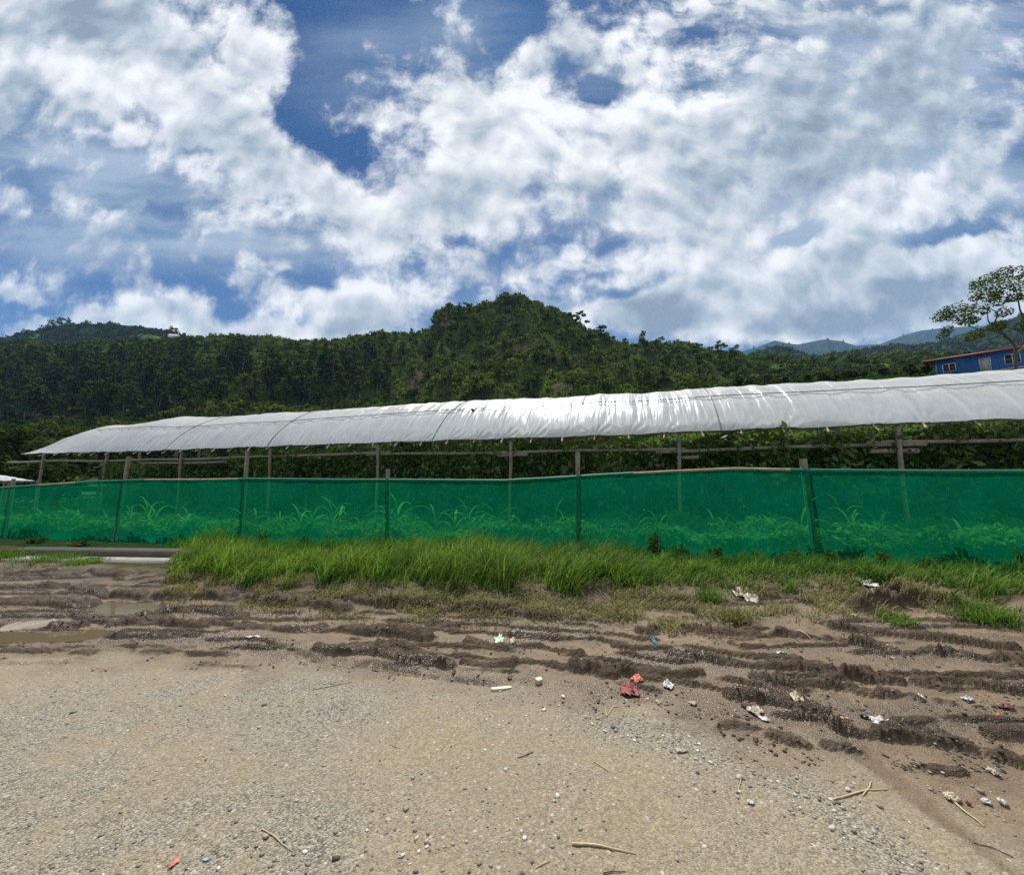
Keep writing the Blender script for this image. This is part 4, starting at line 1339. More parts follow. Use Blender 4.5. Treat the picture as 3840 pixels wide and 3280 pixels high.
# sprigs hanging over the eave rail
sp = MB()
for i in range(60):
    s_ = r.uniform(S0 + 3, 24) if i < 30 else r.uniform(S0 + 3, 9)
    x0, y0 = gh_plan(s_, 0.45)
    z0 = eave_z(s_) - 0.45
    c = np.stack([x0 + 0.22 * r.normal(size=60), np.full(60, y0) + 0.08 * r.normal(size=60), z0 + 0.16 * r.normal(size=60)], -1)
    v, f = leaf_quads(c, r.uniform(0.03, 0.08, 60), None, 2.0, 1.0, r)
    sp.add(v, f, np.clip(0.6 + 0.2 * r.normal(), 0, 1))
tag(sp.build('tomato_foliage', LM_TOM), kind='stuff')
WHITEF = simple_mat('pale_green_fruit', (0.35, 0.42, 0.2), (0.3, 0.36, 0.16), 5, 0.4)

# ground plants behind the net
mb = MB()
n = 85000
x = r.uniform(-19, 12, n)
yf = fence_y(x)
tt = (G0[1] + (x - G0[0]) * GD[1] / GD[0])
y = yf + 0.12 + (np.maximum(tt + 0.3 - yf, 1.0)) * r.random(n) ** 1.6
gz = ground_h(x, y, False)
hm = 0.40 + 0.45 * fbm(x * 0.9, y * 0.9, 3, 750) + 0.12 * sstep(-2, 6, x)
hm = np.clip(hm, 0.06, 0.75)
z = gz + hm * r.random(n) ** 0.7
v, f = leaf_quads(np.stack([x, y, z], -1), r.uniform(0.03, 0.10, n), np.tile(np.array([[0, -0.5, 0.7]]), (n, 1)), 1.7, 1.2, r)
tn = np.clip(0.5 + 0.6 * fbm(x * 0.7, y * 1.2, 3, 751) + 0.15 * r.normal(size=n), 0, 1)
mb.add(v, f, np.repeat(tn, 4))
tag(mb.build('weeds', LM_WEED), kind='stuff')


# leafy crops on the slope behind the greenhouse
mb = MB()
n = 70000
x = r.uniform(-40, 62, n); y = 14.0 + 58 * r.random(n) ** 1.3
gz = ground_h(x, y, False)
rowp = 0.5 + 0.5 * np.sin(y * 3.0 + 0.6 * x + 2 * fbm(x * 0.3, y * 0.3, 2, 755))
z = gz + (0.10 + 0.42 * rowp) * r.random(n) + 0.25 * np.clip(fbm(x * 0.5, y * 0.5, 3, 756), 0, 1)
v, f = leaf_quads(np.stack([x, y, z], -1), r.uniform(0.12, 0.30, n), np.tile(np.array([[0, -0.35, 0.7]]), (n, 1)), 1.6, 1.2, r)
tn = np.clip(0.35 + 0.8 * fbm(x * 0.35, y * 0.5, 3, 757) + 0.2 * r.normal(size=n), 0, 1)
mb.add(v, f, np.repeat(tn, 4))
LM_CROP = leaf_mat('crop_leaves', (0.022, 0.050, 0.010), (0.060, 0.105, 0.018), 0.3, 0.0)
tag(mb.build('crop_foliage', LM_CROP), kind='stuff')

# maize
LM_MAIZE = leaf_mat('maize_leaves', (0.11, 0.20, 0.04), (0.24, 0.36, 0.10), 0.5, 0.5)


def strip(mb, pts, widths, side, tint):
    pts = np.asarray(pts); side = np.asarray(side, float); side = side / (np.linalg.norm(side) + 1e-9)
    n = len(pts); w = np.asarray(widths)[:, None]
    fold = np.array([0, 0, 1.0]) * 0.25
    v = np.stack([pts - side * w + fold * w, pts, pts + side * w + fold * w], 1).reshape(-1, 3)
    f = []
    for i in range(n - 1):
        a = i * 3
        f += [[a, a + 1, a + 4, a + 3], [a + 1, a + 2, a + 5, a + 4]]
    mb.add(v, f, tint)


def make_maize(seed, h=1.0, nl=7):
    q = np.random.default_rng(seed)
    root = empty('maize_plant', (0, 0, -500))
    st = MB().tube([(0, 0, -0.05), (0.01, 0, 0.3 * h), (0.0, 0.01, 0.62 * h)], [0.014, 0.011, 0.005], 6).build('stem', LM_MAIZE, root)
    ks = [st]
    for i in range(nl):
        a = (i % 2) * math.pi + q.normal() * 0.5 + 0.2
        L = (0.45 + 0.35 * q.random()) * h * (0.75 + 0.35 * math.sin(math.pi * (i + 1) / (nl + 1)))
        z0 = h * (0.10 + 0.5 * i / nl)
        el = R(58 + 16 * q.random() + (12 if i > nl - 3 else 0))
        tq = np.linspace(0, 1, 10)
        bend = (1.25 + 0.7 * q.random()) * (0.55 if i > nl - 2 else 1)
        ang = el - bend * tq ** 1.6 * 1.5
        step = L / 9
        hx = np.concatenate([[0], np.cumsum(np.cos(ang[:-1]) * step)]); hz = np.concatenate([[0], np.cumsum(np.sin(ang[:-1]) * step)])
        P = np.stack([hx * math.cos(a), hx * math.sin(a), z0 + hz], -1)
        w = 0.028 * h * np.sin(np.clip(tq * 0.9 + 0.1, 0, 1) * math.pi) ** 0.7 * (1 - 0.25 * tq) + 0.002
        m_ = MB(); strip(m_, P, w, (-math.sin(a), math.cos(a), 0), np.clip(0.35 + 0.5 * tq.repeat(3), 0, 1))
        ks.append(m_.build('leaf', LM_MAIZE, root, smooth=True))
    kids(root, *ks)
    return root


MAIZE = [make_maize(800 + i, 1.0, 4 + i % 5) for i in range(9)]
MZ = [(200, 1905), (330, 1892), (430, 1915), (520, 1880), (585, 1862), (612, 1870), (690, 1885), (730, 1900), (940, 1890), (985, 1905), (1070, 1895), (1145, 1895), (1190, 1885), (1262, 1865), (1290, 1862), (1365, 1895), (1500, 1838),
      (1470, 1880), (1640, 1890), (1710, 1880), (1760, 1870), (1790, 1872), (1860, 1885), (1920, 1900), (2075, 1872), (2110, 1905), (2370, 1905), (2455, 1912), (2480, 1920), (2660, 1912), (2700, 1918), (2760, 1925), (2885, 1925),
      (2975, 1870), (3125, 1845), (3160, 1880), (3270, 1895), (3440, 1955), (3560, 1950), (3700, 1945)]
panels = ['left end', 'first full panel from the left', 'second full panel from the left', 'third full panel from the left', 'fourth full panel from the left', 'wide right panel', 'rightmost panel']
fx = [50, 468, 920, 1455, 2167, 3020]
_mu = set()
for i, (x_, ytop) in enumerate(MZ):
    u_ = (x_ - 1920) / F
    xs = np.linspace(-20, 12, 1200)
    # a line 0.9 to 1.6 m behind the fence
    off = 0.8 + 0.8 * r.random()
    ys = fence_y(xs) + off
    j = np.argmin(np.abs(xs / ys * math.cos(PITCH) - u_))
    X_, Y_ = xs[j], ys[j]
    zt = at_Y(x_, ytop, Y_)[2]
    gz = float(ground_h(np.array([X_]), np.array([Y_]), False)[0])
    h = max(0.5, (zt - gz)) * 1.02
    proto = MAIZE[i % 9]
    o = proto if proto.name not in _mu else copy_tree(proto)
    _mu.add(o.name)
    o.location = (X_, Y_, gz)
    wv_ = r.uniform(0.7, 1.25)
    o.scale = (h * wv_, h * wv_, h)
    o.rotation_euler = (0, 0, r.normal() * 0.5)
    pn = panels[int(np.searchsorted(fx, x_))]
    tag(o, 'young maize plant growing behind the ' + pn + ' of green net', 'maize plant', 'maize behind the ' + pn)

# ---------------------------------------------------------------- net fence
FTOP = interp_curve([(-300, 1845), (0, 1829), (188, 1816), (376, 1804), (565, 1798), (753, 1798), (941, 1795), (1300, 1799), (1451, 1799), (1702, 1801), (1890, 1802), (2078, 1792), (2267, 1780), (2500, 1768), (2747, 1757), (3025, 1763), (3442, 1767), (3840, 1767), (4400, 1760), (5200, 1750)])
FBOT = interp_curve([(-300, 2005), (0, 2022), (314, 2038), (565, 2042), (815, 2051), (1500, 2066), (2167, 2092), (2678, 2110), (3025, 2128), (3442, 2136), (3840, 2152), (4400, 2190), (5200, 2240)])


def net_material():
    m, nt = new_mat('green_shade_net')
    co = N(nt, 'ShaderNodeUVMap', uv_map='UVMap').outputs[0]
    st = N(nt, 'ShaderNodeMapping', ins={'Vector': co, 'Scale': (1.2, 26.0, 1)}).outputs[0]
    st2 = N(nt, 'ShaderNodeMapping', ins={'Vector': co, 'Scale': (0.6, 90.0, 1)}).outputs[0]
    n1 = noise(nt, st, 1.0, 4, 0.6)
    n2 = noise(nt, st2, 1.0, 3, 0.6)
    nn = math_n(nt, 'ADD', math_n(nt, 'MULTIPLY', n1, 0.5), math_n(nt, 'MULTIPLY', n2, 0.5))
    bl = noise(nt, co, 1.6, 4, 0.5)
    c = mixc(nt, maprange(nt, nn, 0.35, 0.65), (0.001, 0.185, 0.097), (0.002, 0.265, 0.140))
    d = N(nt, 'ShaderNodeBsdfDiffuse', ins={'Color': c})
    tl = N(nt, 'ShaderNodeBsdfTranslucent', ins={'Color': c})
    ma = N(nt, 'ShaderNodeMixShader', ins={0: 0.5, 1: d.outputs[0], 2: tl.outputs[0]})
    tp = N(nt, 'ShaderNodeBsdfTransparent', ins={'Color': (0.30, 1.0, 0.62, 1)})
    fac = math_n(nt, 'ADD', maprange(nt, nn, 0.3, 0.7, 0.50, 0.66), maprange(nt, bl, 0.35, 0.7, -0.04, 0.05))
    dens = N(nt, 'ShaderNodeAttribute', attribute_name='fold').outputs['Fac']
    fac = math_n(nt, 'MULTIPLY', fac, math_n(nt, 'SUBTRACT', 1.0, dens), clamp=True)
    mx = N(nt, 'ShaderNodeMixShader', ins={0: fac, 1: ma.outputs[0], 2: tp.outputs[0]})
    out_surface(nt, mx.outputs[0])
    return m


GREENWRAP = simple_mat('green_wrap', (0.008, 0.17, 0.105), (0.012, 0.11, 0.07), 14, 0.6, 0.3, 60)


def build_fence():
    root = empty('net_fence', (0, 0, 0))
    d = np.linalg.norm(np.diff(FP, axis=0), axis=1); L = np.concatenate([[0], np.cumsum(d)])
    nx, nz = 700, 26
    q = np.linspace(0, L[-1], nx)
    X = np.interp(q, L, FP[:, 0]); Y = np.interp(q, L, FP[:, 1])
    ztop = z_from_px(X, Y, FTOP); zbot = z_from_px(X, Y, FBOT)
    a = np.linspace(0, 1, nz)
    Q, A = np.meshgrid(q, a, indexing='ij')
    dist = np.abs(q[:, None] - L[None]).min(1)
    bel = 0.05 * np.clip(dist / 2, 0, 1)[:, None] * np.sin(A * math.pi)
    wob = 0.02 * fbm(Q * 1.1, A * 2.5, 3, 760) + bel
    Xn = np.repeat(X[:, None], nz, 1) - 0.2 * wob; Yn = Y[:, None] - 0.065 - wob
    Zn = zbot[:, None] + (ztop - zbot)[:, None] * A
    Zn[:, 0] += 0.03 * fbm(q * 2, q * 0, 2, 765)
    o = MB().add(np.stack([Xn, Yn, Zn], -1).reshape(-1, 3), grid_faces(nx, nz)).build('net', net_material(), root, smooth=True)
    uvl = o.data.uv_layers.new(name='UVMap')
    li = np.empty(len(o.data.loops), np.int32); o.data.loops.foreach_get('vertex_index', li)
    uv = np.stack([Q, A * 1.7], -1).reshape(-1, 2)
    uvl.data.foreach_set('uv', uv[li].astype(np.float32).reshape(-1))
    # doubled net low down in places
    fold = np.clip(sstep(0.22, 0.04, A + 0.14 * fbm(Q * 0.7, A, 3, 770)) * 0.5, 0, 1)
    fold = np.maximum(fold, sstep(0.955, 0.985, A) * 0.7)
    at = o.data.attributes.new('fold', 'FLOAT', 'POINT'); at.data.foreach_set('value', fold.astype(np.float32).reshape(-1))
    # top pole, bare bamboo where the net has slipped off it
    pxq = to_px(np.stack([X, Y, ztop], -1))[0]
    cuts = [(-400, 150, 'g'), (150, 300, 'b'), (300, 545, 'g'), (545, 905, 'b'), (905, 2370, 'g'), (2370, 2960, 'b'), (2960, 6000, 'g')]
    for c0, c1, k in cuts:
        sel = (pxq >= c0 - 8) & (pxq <= c1 + 8)
        if sel.sum() < 2: continue
        P = np.stack([X[sel], Y[sel] - 0.055, ztop[sel] + 0.0], -1)
        rad = 0.026 + 0.004 * fbm(q[sel] * 3, q[sel] * 0, 2, 766) + (0.003 if k == 'g' else -0.001)
        MB().tube(P, rad, 8).build('wrapped_rail' if k == 'g' else 'bamboo_rail', GREENWRAP if k == 'g' else BAMBOO2, root, smooth=True)
    # posts; the height above the net differs
    tops = [1740, 1720, 1695, 1758, 1688, 1712, 1795, 1790]
    for i in range(len(FP)):
        x, y = FP[i]
        j = np.argmin(np.abs(q - L[i]))
        px_ = pxq[j]
        zt = at_Y(px_, tops[i], y)[2]
        gz = float(ground_h(np.array([x]), np.array([y]), False)[0])
        lean = {5: 0.10, 4: 0.0, 3: -0.06, 1: -0.08}.get(i, 0.02)
        zz = np.linspace(gz - 0.25, zt, 14)
        fr = (zz - ztop[j]) / 1.6
        rad = (0.045 if i != 1 else 0.055) + 0.005 * np.cos(zz * 15) ** 8
        MB().tube(np.stack([x + lean * fr, np.full_like(zz, y), zz], -1), rad, 9).build('post', BAMBOO, root, smooth=True)
    tag(root, 'long green shade net fence hung from bamboo poles above the grass verge', 'fence')


build_fence()

# ---------------------------------------------------------------- concrete drain edge at the left
CONC = simple_mat('concrete', (0.30, 0.28, 0.24), (0.19, 0.175, 0.15), 5, 0.85, 0.5, 40)
t = empty('concrete_drain', (0, 0, 0))
xs = np.linspace(0, 690, 30)
fr = gpt(xs, 2122 + 12 * xs / 690); bk = gpt(xs, 2104 + 12 * xs / 690)
jit = 0.04 * fbm(xs / 40, xs * 0, 3, 900)[:, None] * np.array([[0, 1, 0]])
up = np.array([0, 0, 1.0])
def slab(a, b_, z0, z1, name):
    n = len(a)
    v = np.concatenate([a + up * z0, a + up * z1, b_ + up * z1, b_ + up * z0])
    f = []
    for i in range(n - 1):
        for k in range(4):
            k2 = (k + 1) % 4
            f.append([k * n + i, k * n + i + 1, k2 * n + i + 1, k2 * n + i])
    m_ = MB().add(v, f).add(v[[0, n, 2 * n, 3 * n]], [[0, 1, 2, 3]]).add(v[[n - 1, 2 * n - 1, 3 * n - 1, 4 * n - 1]], [[0, 1, 2, 3]])
    return m_.build(name, CONC, t)
slab(fr + jit, bk + jit * 0.2 - up * 0.0, -0.3, 0.13, 'apron')
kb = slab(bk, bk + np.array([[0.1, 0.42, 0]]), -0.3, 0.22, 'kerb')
kb.data.materials[0] = simple_mat('kerb_soil_and_shade', (0.030, 0.026, 0.019), (0.055, 0.048, 0.034), 4, 0.9, 0.5, 40)  # one dark colour: soil on top, shade painted into the front face
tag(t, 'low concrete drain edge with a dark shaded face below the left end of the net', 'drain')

# ---------------------------------------------------------------- grass
LM_GRASS = leaf_mat('verge_grass', (0.040, 0.105, 0.014), (0.20, 0.30, 0.075), 0.5, 0.0)
LM_DRY = leaf_mat('trampled_grass', (0.075, 0.095, 0.028), (0.33, 0.28, 0.15), 0.3, 0.0)


def blades(x, y, h, lean, width, tint, r, curl=0.9, up=None):
    n = len(x)
    z = ground_h(x, y, True) if up is None else up
    a = r.normal(size=n) * 0.9 + lean
    # wind bends them to the right
    dx = np.cos(a); dy = np.sin(a) * 0.7
    segs = 4
    V = np.zeros((n, (segs + 1) * 2, 3))
    el = R(84) - np.abs(r.normal(size=n)) * 0.28
    hx = np.zeros(n); hz = np.zeros(n)
    bend = curl * (0.5 + r.random(n))
    sx = -np.sin(a + r.normal(size=n) * 0.6); sy = np.cos(a)
    nn = np.hypot(sx, sy); sx /= nn; sy /= nn
    for k in range(segs + 1):
        w = width * (1 - (k / segs) ** 1.7) * 0.5 + 0.0004
        cx = x + dx * hx; cy = y + dy * hx; cz = z - 0.02 + hz
        V[:, 2 * k] = np.stack([cx - sx * w, cy - sy * w, cz], -1)
        V[:, 2 * k + 1] = np.stack([cx + sx * w, cy + sy * w, cz], -1)
        e = el - bend * (k / segs) ** 1.5 * 1.6
        hx = hx + np.cos(e) * h / segs; hz = hz + np.sin(e) * h / segs
    f = np.array([[2 * k, 2 * k + 1, 2 * k + 3, 2 * k + 2] for k in range(segs)])
    F_ = (f[None] + (np.arange(n) * (segs + 1) * 2)[:, None, None]).reshape(-1, 4)
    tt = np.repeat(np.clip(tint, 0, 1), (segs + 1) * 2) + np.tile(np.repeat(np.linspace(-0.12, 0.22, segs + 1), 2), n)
    return V.reshape(-1, 3), F_, np.clip(tt, 0, 1)


GH = interp_curve([(-200, .0), (600, 0.0), (640, .16), (700, .34), (790, .44), (880, .34), (1000, .30), (1200, .32), (1400, .42), (1520, .40), (1650, .46), (1800, .52), (1870, .50),
                  (1960, .40), (2050, .36), (2200, .44), (2260, .40), (2330, .34), (2480, .28), (2600, .23), (2800, .22), (3000, .22), (3200, .22), (3500, .24), (3700, .26), (3840, .28), (4400, .28)])
r = np.random.default_rng(90)
mb = MB()
n = 120000
x = r.uniform(-15, 9.5, n)
ve, fe = verge_edge(x), fence_y(x)
k = r.random(n)
y = ve - 0.05 + (fe - 0.10 - ve) * k
px, py = to_px(np.stack([x, y, g0(x, y)], -1))
gh = GH(px)
clump = 0.65 * fbm(x * 2.1, y * 2.1, 3, 910) + 0.55 * perlin(x * 4.6, y * 5.2, 911)
# the tall belt stands some way back from the mud
back = sstep(0.02, 0.45, (y - ve) + 0.55 * clump)
h = gh * (0.45 + 0.55 * back) * (0.70 + 0.55 * r.random(n)) * (0.92 + 1.15 * clump)
prob = np.where(gh > 0.03, 0.12 + 0.7 * back, 0) * np.clip(0.60 + 1.7 * clump, 0.03, 1)
prob *= np.where(px > 2550, 0.8, 1)
dens = np.clip(y / 9.0, 0, 1)
keep = (r.random(n) < prob) & (h > 0.03)
x, y, h, clump = x[keep], y[keep], h[keep], clump[keep]
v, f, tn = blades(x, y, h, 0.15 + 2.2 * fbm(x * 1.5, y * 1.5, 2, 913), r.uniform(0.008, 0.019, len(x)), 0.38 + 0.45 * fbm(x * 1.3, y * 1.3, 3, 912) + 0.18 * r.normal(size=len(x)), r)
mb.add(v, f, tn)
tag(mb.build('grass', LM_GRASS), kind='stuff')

# trampled and dry grass between the mud and the belt
mb = MB()
n = 60000
x = r.uniform(-13, 8, n)
ve = verge_edge(x)
y = ve + r.normal(size=n) * 0.34 - 0.16
cl = fbm(x * 1.7, y * 2.4, 3, 920)
px, py = to_px(np.stack([x, y, g0(x, y)], -1))
keep = (cl > 0.05 - 0.12 * sstep(-4, 0, x)) & (y < fence_y(x) - 0.2) & (px > 600)
x, y = x[keep], y[keep]
h = r.uniform(0.06, 0.20, len(x))
v, f, tn = blades(x, y, h, 0.1, r.uniform(0.005, 0.010, len(x)), 0.45 + 0.5 * r.normal(size=len(x)) * 0.6, r, 1.5)
mb.add(v, f, tn)
# seed-headed pale stalks over the belt
n = 1500
x = r.uniform(-7.5, 3.2, n); ve, fe = verge_edge(x), fence_y(x)
y = ve + (fe - 0.2 - ve) * (0.35 + 0.6 * r.random(n))
px, py = to_px(np.stack([x, y, g0(x, y)], -1))
h = GH(px) * r.uniform(0.95, 1.3, n)
kp = (GH(px) > 0.2) & (fbm(x * 1.5, y * 1.5, 2, 925) > 0.0)
v, f, tn = blades(x[kp], y[kp], h[kp], 0.0, np.full(kp.sum(), 0.008), 0.75 + 0.2 * r.normal(size=kp.sum()), r, 1.0)
mb.add(v, f, tn)
tag(mb.build('dry_grass', LM_DRY), kind='stuff')

# grass tufts standing out in the mud: (pixel, height px, spread m, dry?, label)
TUFTS = [((10, 2112), 0.24, 0.5, 0.1, 'leafy grass tuft at the far left edge before the drain'), ((250, 2112), 0.20, 0.55, 0.12, 'low spreading grass tuft growing on the concrete apron'), ((330, 2128), 0.12, 0.3, 0.3, 'thin grass tuft at the right of the apron tuft'), ((2760, 2330), 0.24, 0.14, 0.35, 'pale grass tuft bent over at the edge of the mud right of the middle'), ((2660, 2260), 0.30, 0.10, 0.15, 'upright green grass tuft behind the bent pale tuft'),
         ((3700, 2330), 0.26, 0.22, 0.2, 'big grass tuft on the mud bank near the right edge'), ((3640, 2280), 0.20, 0.2, 0.2, 'grass tuft behind the big tuft on the right mud bank'),
         ((2340, 2300), 0.16, 0.2, 0.5, 'low trampled tuft below the middle of the verge'), ((2050, 2290), 0.14, 0.24, 0.4, 'short tuft on the low bank below the tall grass'), ((1620, 2250), 0.14, 0.18, 0.3, 'small tuft on the bank edge left of the middle'),
         ((3340, 2310), 0.14, 0.12, 0.2, 'little tuft in front of the dark debris heap'), ((3390, 2345), 0.12, 0.1, 0.3, 'sparse tuft on the mud below the debris heap'), ((2520, 2350), 0.12, 0.2, 0.6, 'dry tuft lying on the mud edge'),
         ((3240, 2190), 0.24, 0.15, 0.1, 'bright grass tuft next to the white paper')]
for (px_, py_), h_, spd, dry, lab in TUFTS:
    c = gpt(px_, py_)
    n = 240 if spd < 0.2 else 460 if spd < 0.3 else 1600
    x = c[0] + r.normal(size=n) * spd * 0.5; y = c[1] + r.normal(size=n) * spd * 0.45
    lean = np.arctan2(y - c[1], x - c[0])
    v, f, tn = blades(x, y, h_ * (0.5 + 0.6 * r.random(n)), lean * 1.0, r.uniform(0.006, 0.010, n), dry + 0.25 * r.normal(size=n), r, 1.25)
    tag(MB().add(v, f, tn).build('grass_tuft', LM_DRY if dry > 0.3 else LM_GRASS), lab, 'grass tuft')

# ---------------------------------------------------------------- broad-leaved weeds on the verge and at the foot of the net
LM_HERB = leaf_mat('herb_leaves', (0.040, 0.082, 0.020), (0.13, 0.19, 0.06), 0.35, 0.0)
LM_DARKHERB = leaf_mat('dark_herb_leaves', (0.035, 0.065, 0.020), (0.11, 0.14, 0.045), 0.35, 0.0)
HERBS = [((2400, 2075), 0.62, 0.13, 'tall weed with narrow leaves growing up through the net right of the middle post', 0), ((3310, 2140), 0.34, 0.10, 'weed with long pointed leaves standing before the rightmost net panel', 0), ((3480, 2150), 0.22, 0.28, 'low clump of small round leaves on the right verge', 0),
         ((3620, 2160), 0.20, 0.30, 'low leafy clump between round leaved weed and right edge', 0), ((3330, 2190), 0.17, 0.34, 'spreading patch of round leaves beside the white paper', 0), ((3760, 2140), 0.42, 0.40, 'large dark leafy weed at the net foot by the right edge', 1),
         ((3150, 2180), 0.12, 0.25, 'thin creeping weed left of the white paper', 0), ((2500, 2085), 0.30, 0.3, 'shrubby weed at the net foot beside the tall narrow leaved weed', 0), ((2620, 2090), 0.30, 0.2, 'small weed at the net foot below the wide panel', 0),
         ((2900, 2105), 0.26, 0.2, 'straggly weed by the foot of the right fence post', 0), ((3080, 2120), 0.24, 0.2, 'straggly weed right of the right fence post', 0), ((880, 2045), 0.26, 0.3, 'dark weed at the net foot behind the grass hump', 1), ((1040, 2040), 0.34, 0.12, 'slender weed rising before the net near the third post', 0),
         ((140, 2040), 0.14, 0.5, 'dark low weed on the drain edge at the far left', 1), ((300, 2055), 0.12, 0.4, 'dark low weed on the drain edge beside the left post', 1), ((2340, 2090), 0.30, 0.25, 'leafy weed left of the tall narrow leaved weed', 0)]
for (px_, py_), h_, spd, lab, dark in HERBS:
    c = gpt(px_, py_)
    ymax = fence_y(c[0]) - 0.16
    c[1] = min(c[1], ymax)
    c[2] = float(ground_h(np.array([c[0]]), np.array([c[1]]), True)[0])
    q = np.random.default_rng(int(px_))
    root = empty('weed', tuple(c))
    st = MB(); lf = MB()
    for i in range(6 + int(spd * 22)):
        a = q.random() * 6.28; d = spd * (0.2 + 0.8 * q.random()) * 0.9
        tip = np.array([d * math.cos(a), 0.55 * d * math.sin(a), h_ * (0.45 + 0.55 * q.random())])
        if tip[1] + c[1] > ymax: tip[1] = ymax - c[1]
        mid = tip * np.array([0.35, 0.35, 0.6])
        P = np.array([[0, 0, -0.02], mid, tip])
        st.tube(P, [0.005, 0.004, 0.002], 5)
        m_ = 26
        tq = q.uniform(0.25, 1.0, m_)[:, None]
        cc = (1 - tq) ** 2 * P[0] + 2 * tq * (1 - tq) * P[1] + tq ** 2 * P[2] + q.normal(size=(m_, 3)) * 0.032
        cc[:, 1] = np.minimum(cc[:, 1], ymax - c[1])
        v, f = leaf_quads(cc, q.uniform(0.022, 0.05, m_), np.tile([[0, -0.35, 0.8]], (m_, 1)), 2.2 if h_ > 0.3 else 1.4, 1.0, q)
        lf.add(v, f, np.repeat(np.clip(0.5 + 0.25 * q.normal(size=m_), 0, 1), 4))
    st.build('stem', BARK if dark else LM_HERB, root)
    lf.build('leaves', LM_DARKHERB if dark else LM_HERB, root)
    tag(root, lab, 'weed')

# ---------------------------------------------------------------- shrubs and trees beyond the greenhouse at the left
LM_BUSH = leaf_mat('bush_leaves', (0.020, 0.036, 0.012), (0.075, 0.105, 0.03), 0.35, 0.2)


def big_bush(name, px_, py_top, py_bot, wpx, Y, seed, tint, label, cat='bush', n=1500):
    q = np.random.default_rng(seed)
    base = at_Y(px_, py_bot, Y); top = at_Y(px_, py_top, Y)
    gz = float(ground_h(np.array([base[0]]), np.array([base[1]]), False)[0])
    root = empty(name, (base[0], base[1], gz))
    H = top[2] - gz; W = wpx / F * Y * 0.5
    m_ = 16
    cs = np.stack([W * 0.72 * q.normal(size=m_) * 0.6, W * 0.5 * q.normal(size=m_), H * (0.30 + 0.55 * q.random(m_))], -1)
    cs[:, 0] = np.clip(cs[:, 0], -W, W)
    rad = np.minimum(W, H * 0.5) * (0.32 + 0.24 * q.random(m_))
    v, f, t_ = crown_cloud(cs, rad, n, 0.0085 * Y, q, 0.6)
    v[:, 2] = np.clip(v[:, 2], 0.0, H * 1.04)
    tr = MB().tube([(0, 0, -0.2), (0.05, 0, H * 0.35), (0.0, 0.1, H * 0.7)], [0.05 * H / 3, 0.035 * H / 3, 0.01], 7)
    for i in range(6):
        tr.tube([(0, 0, H * 0.25), tuple(cs[i])], [0.02 * H / 3, 0.006], 5)
    tr.build('trunk', BARK, root)
    MB().add(v, f, np.clip(t_ - 0.5 + tint, 0, 1)).build('crown', LM_BUSH, root)
    return tag(root, label, cat)


big_bush('bush', 60, 1575, 1760, 150, 36, 1, 0.25, 'dark leafy bush at the far left edge behind the white tunnel', n=1500)
big_bush('bush', 110, 1568, 1730, 130, 44, 2, 0.4, 'rounded dark green tree below the bare earth bank', 'tree', n=1400)
big_bush('bush', 172, 1615, 1740, 125, 34, 3, 0.85, 'light green rounded bush above the left end of the greenhouse', n=1500)
big_bush('bush', 270, 1580, 1740, 160, 48, 4, 0.55, 'mid green bush half hidden by the greenhouse end', n=1300)
big_bush('bush', 380, 1562, 1740, 190, 52, 5, 0.5, 'spreading bush along the foot of the pine slope', n=1300)
big_bush('bush', 460, 1552, 1740, 150, 56, 6, 0.6, 'pale bush behind the greenhouse roof near its left end', n=1100)
big_bush('bush', 20, 1690, 1790, 120, 30, 7, 0.2, 'very dark bush between tunnel and greenhouse end', n=900)
big_bush('bush', 110, 1725, 1800, 90, 26, 8, 0.35, 'dark bush standing right behind the white tunnel', n=900)
big_bush('bush', 200, 1715, 1800, 130, 25, 9, 0.15, 'very dark bush seen under the left greenhouse eave', n=1000)
big_bush('bush', 560, 1560, 1720, 180, 60, 12, 0.35, 'dark bush on the slope foot over the roof', n=900)
for i, (px_, yt, w_, Y_, tn) in enumerate([(640, 1548, 120, 62, 0.2), (760, 1540, 140, 64, 0.3), (900, 1530, 150, 66, 0.25), (1050, 1522, 140, 66, 0.4), (1200, 1512, 150, 66, 0.4), (1360, 1500, 150, 66, 0.55), (1520, 1490, 150, 66, 0.5), (1700, 1478, 160, 66, 0.3), (1880, 1470, 150, 66, 0.35),
                                           (2060, 1462, 150, 66, 0.3), (2240, 1452, 150, 66, 0.35), (2420, 1445, 150, 66, 0.4), (2600, 1434, 140, 64, 0.35), (2780, 1425, 150, 62, 0.3), (2950, 1418, 120, 60, 0.4), (3120, 1402, 150, 58, 0.35), (3280, 1394, 140, 56, 0.3), (3420, 1380, 140, 56, 0.25)]):
    big_bush('bush', px_, yt, 1620, w_, Y_, 40 + i, tn, 'dark bush just over the greenhouse crest at the foot of the hill', n=600)['group'] = 'bushes over the greenhouse crest'

# second small tunnel at the left edge
t = empty('plastic_tunnel', (0, 0, 0))
A_ = at_Y(-160, 1812, 21.0); B_ = at_Y(140, 1802, 21.0)
n1_, n2_ = 40, 14
su = np.linspace(0, 1, n1_); tv = np.linspace(0, 1, n2_)
U_, V_ = np.meshgrid(su, tv, indexing='ij')
hgt = 0.52 * np.sin(np.clip((1 - U_) * 1.25, 0, 1) * math.pi / 2)
P0_ = A_[None, None] + (B_ - A_)[None, None] * U_[..., None]
P_ = P0_ + np.stack([-V_ * 3.4, V_ * 2.2, hgt * np.sin(0.15 + V_ * (math.pi - 0.3)) + 0.01 * np.sin(U_ * 60)], -1)
MB().add(P_.reshape(-1, 3), grid_faces(n1_, n2_)[:, ::-1]).build('roof_sheet', simple_mat('tunnel_film', (0.42, 0.44, 0.44), (0.32, 0.34, 0.35), 3, 0.45), t, smooth=True)
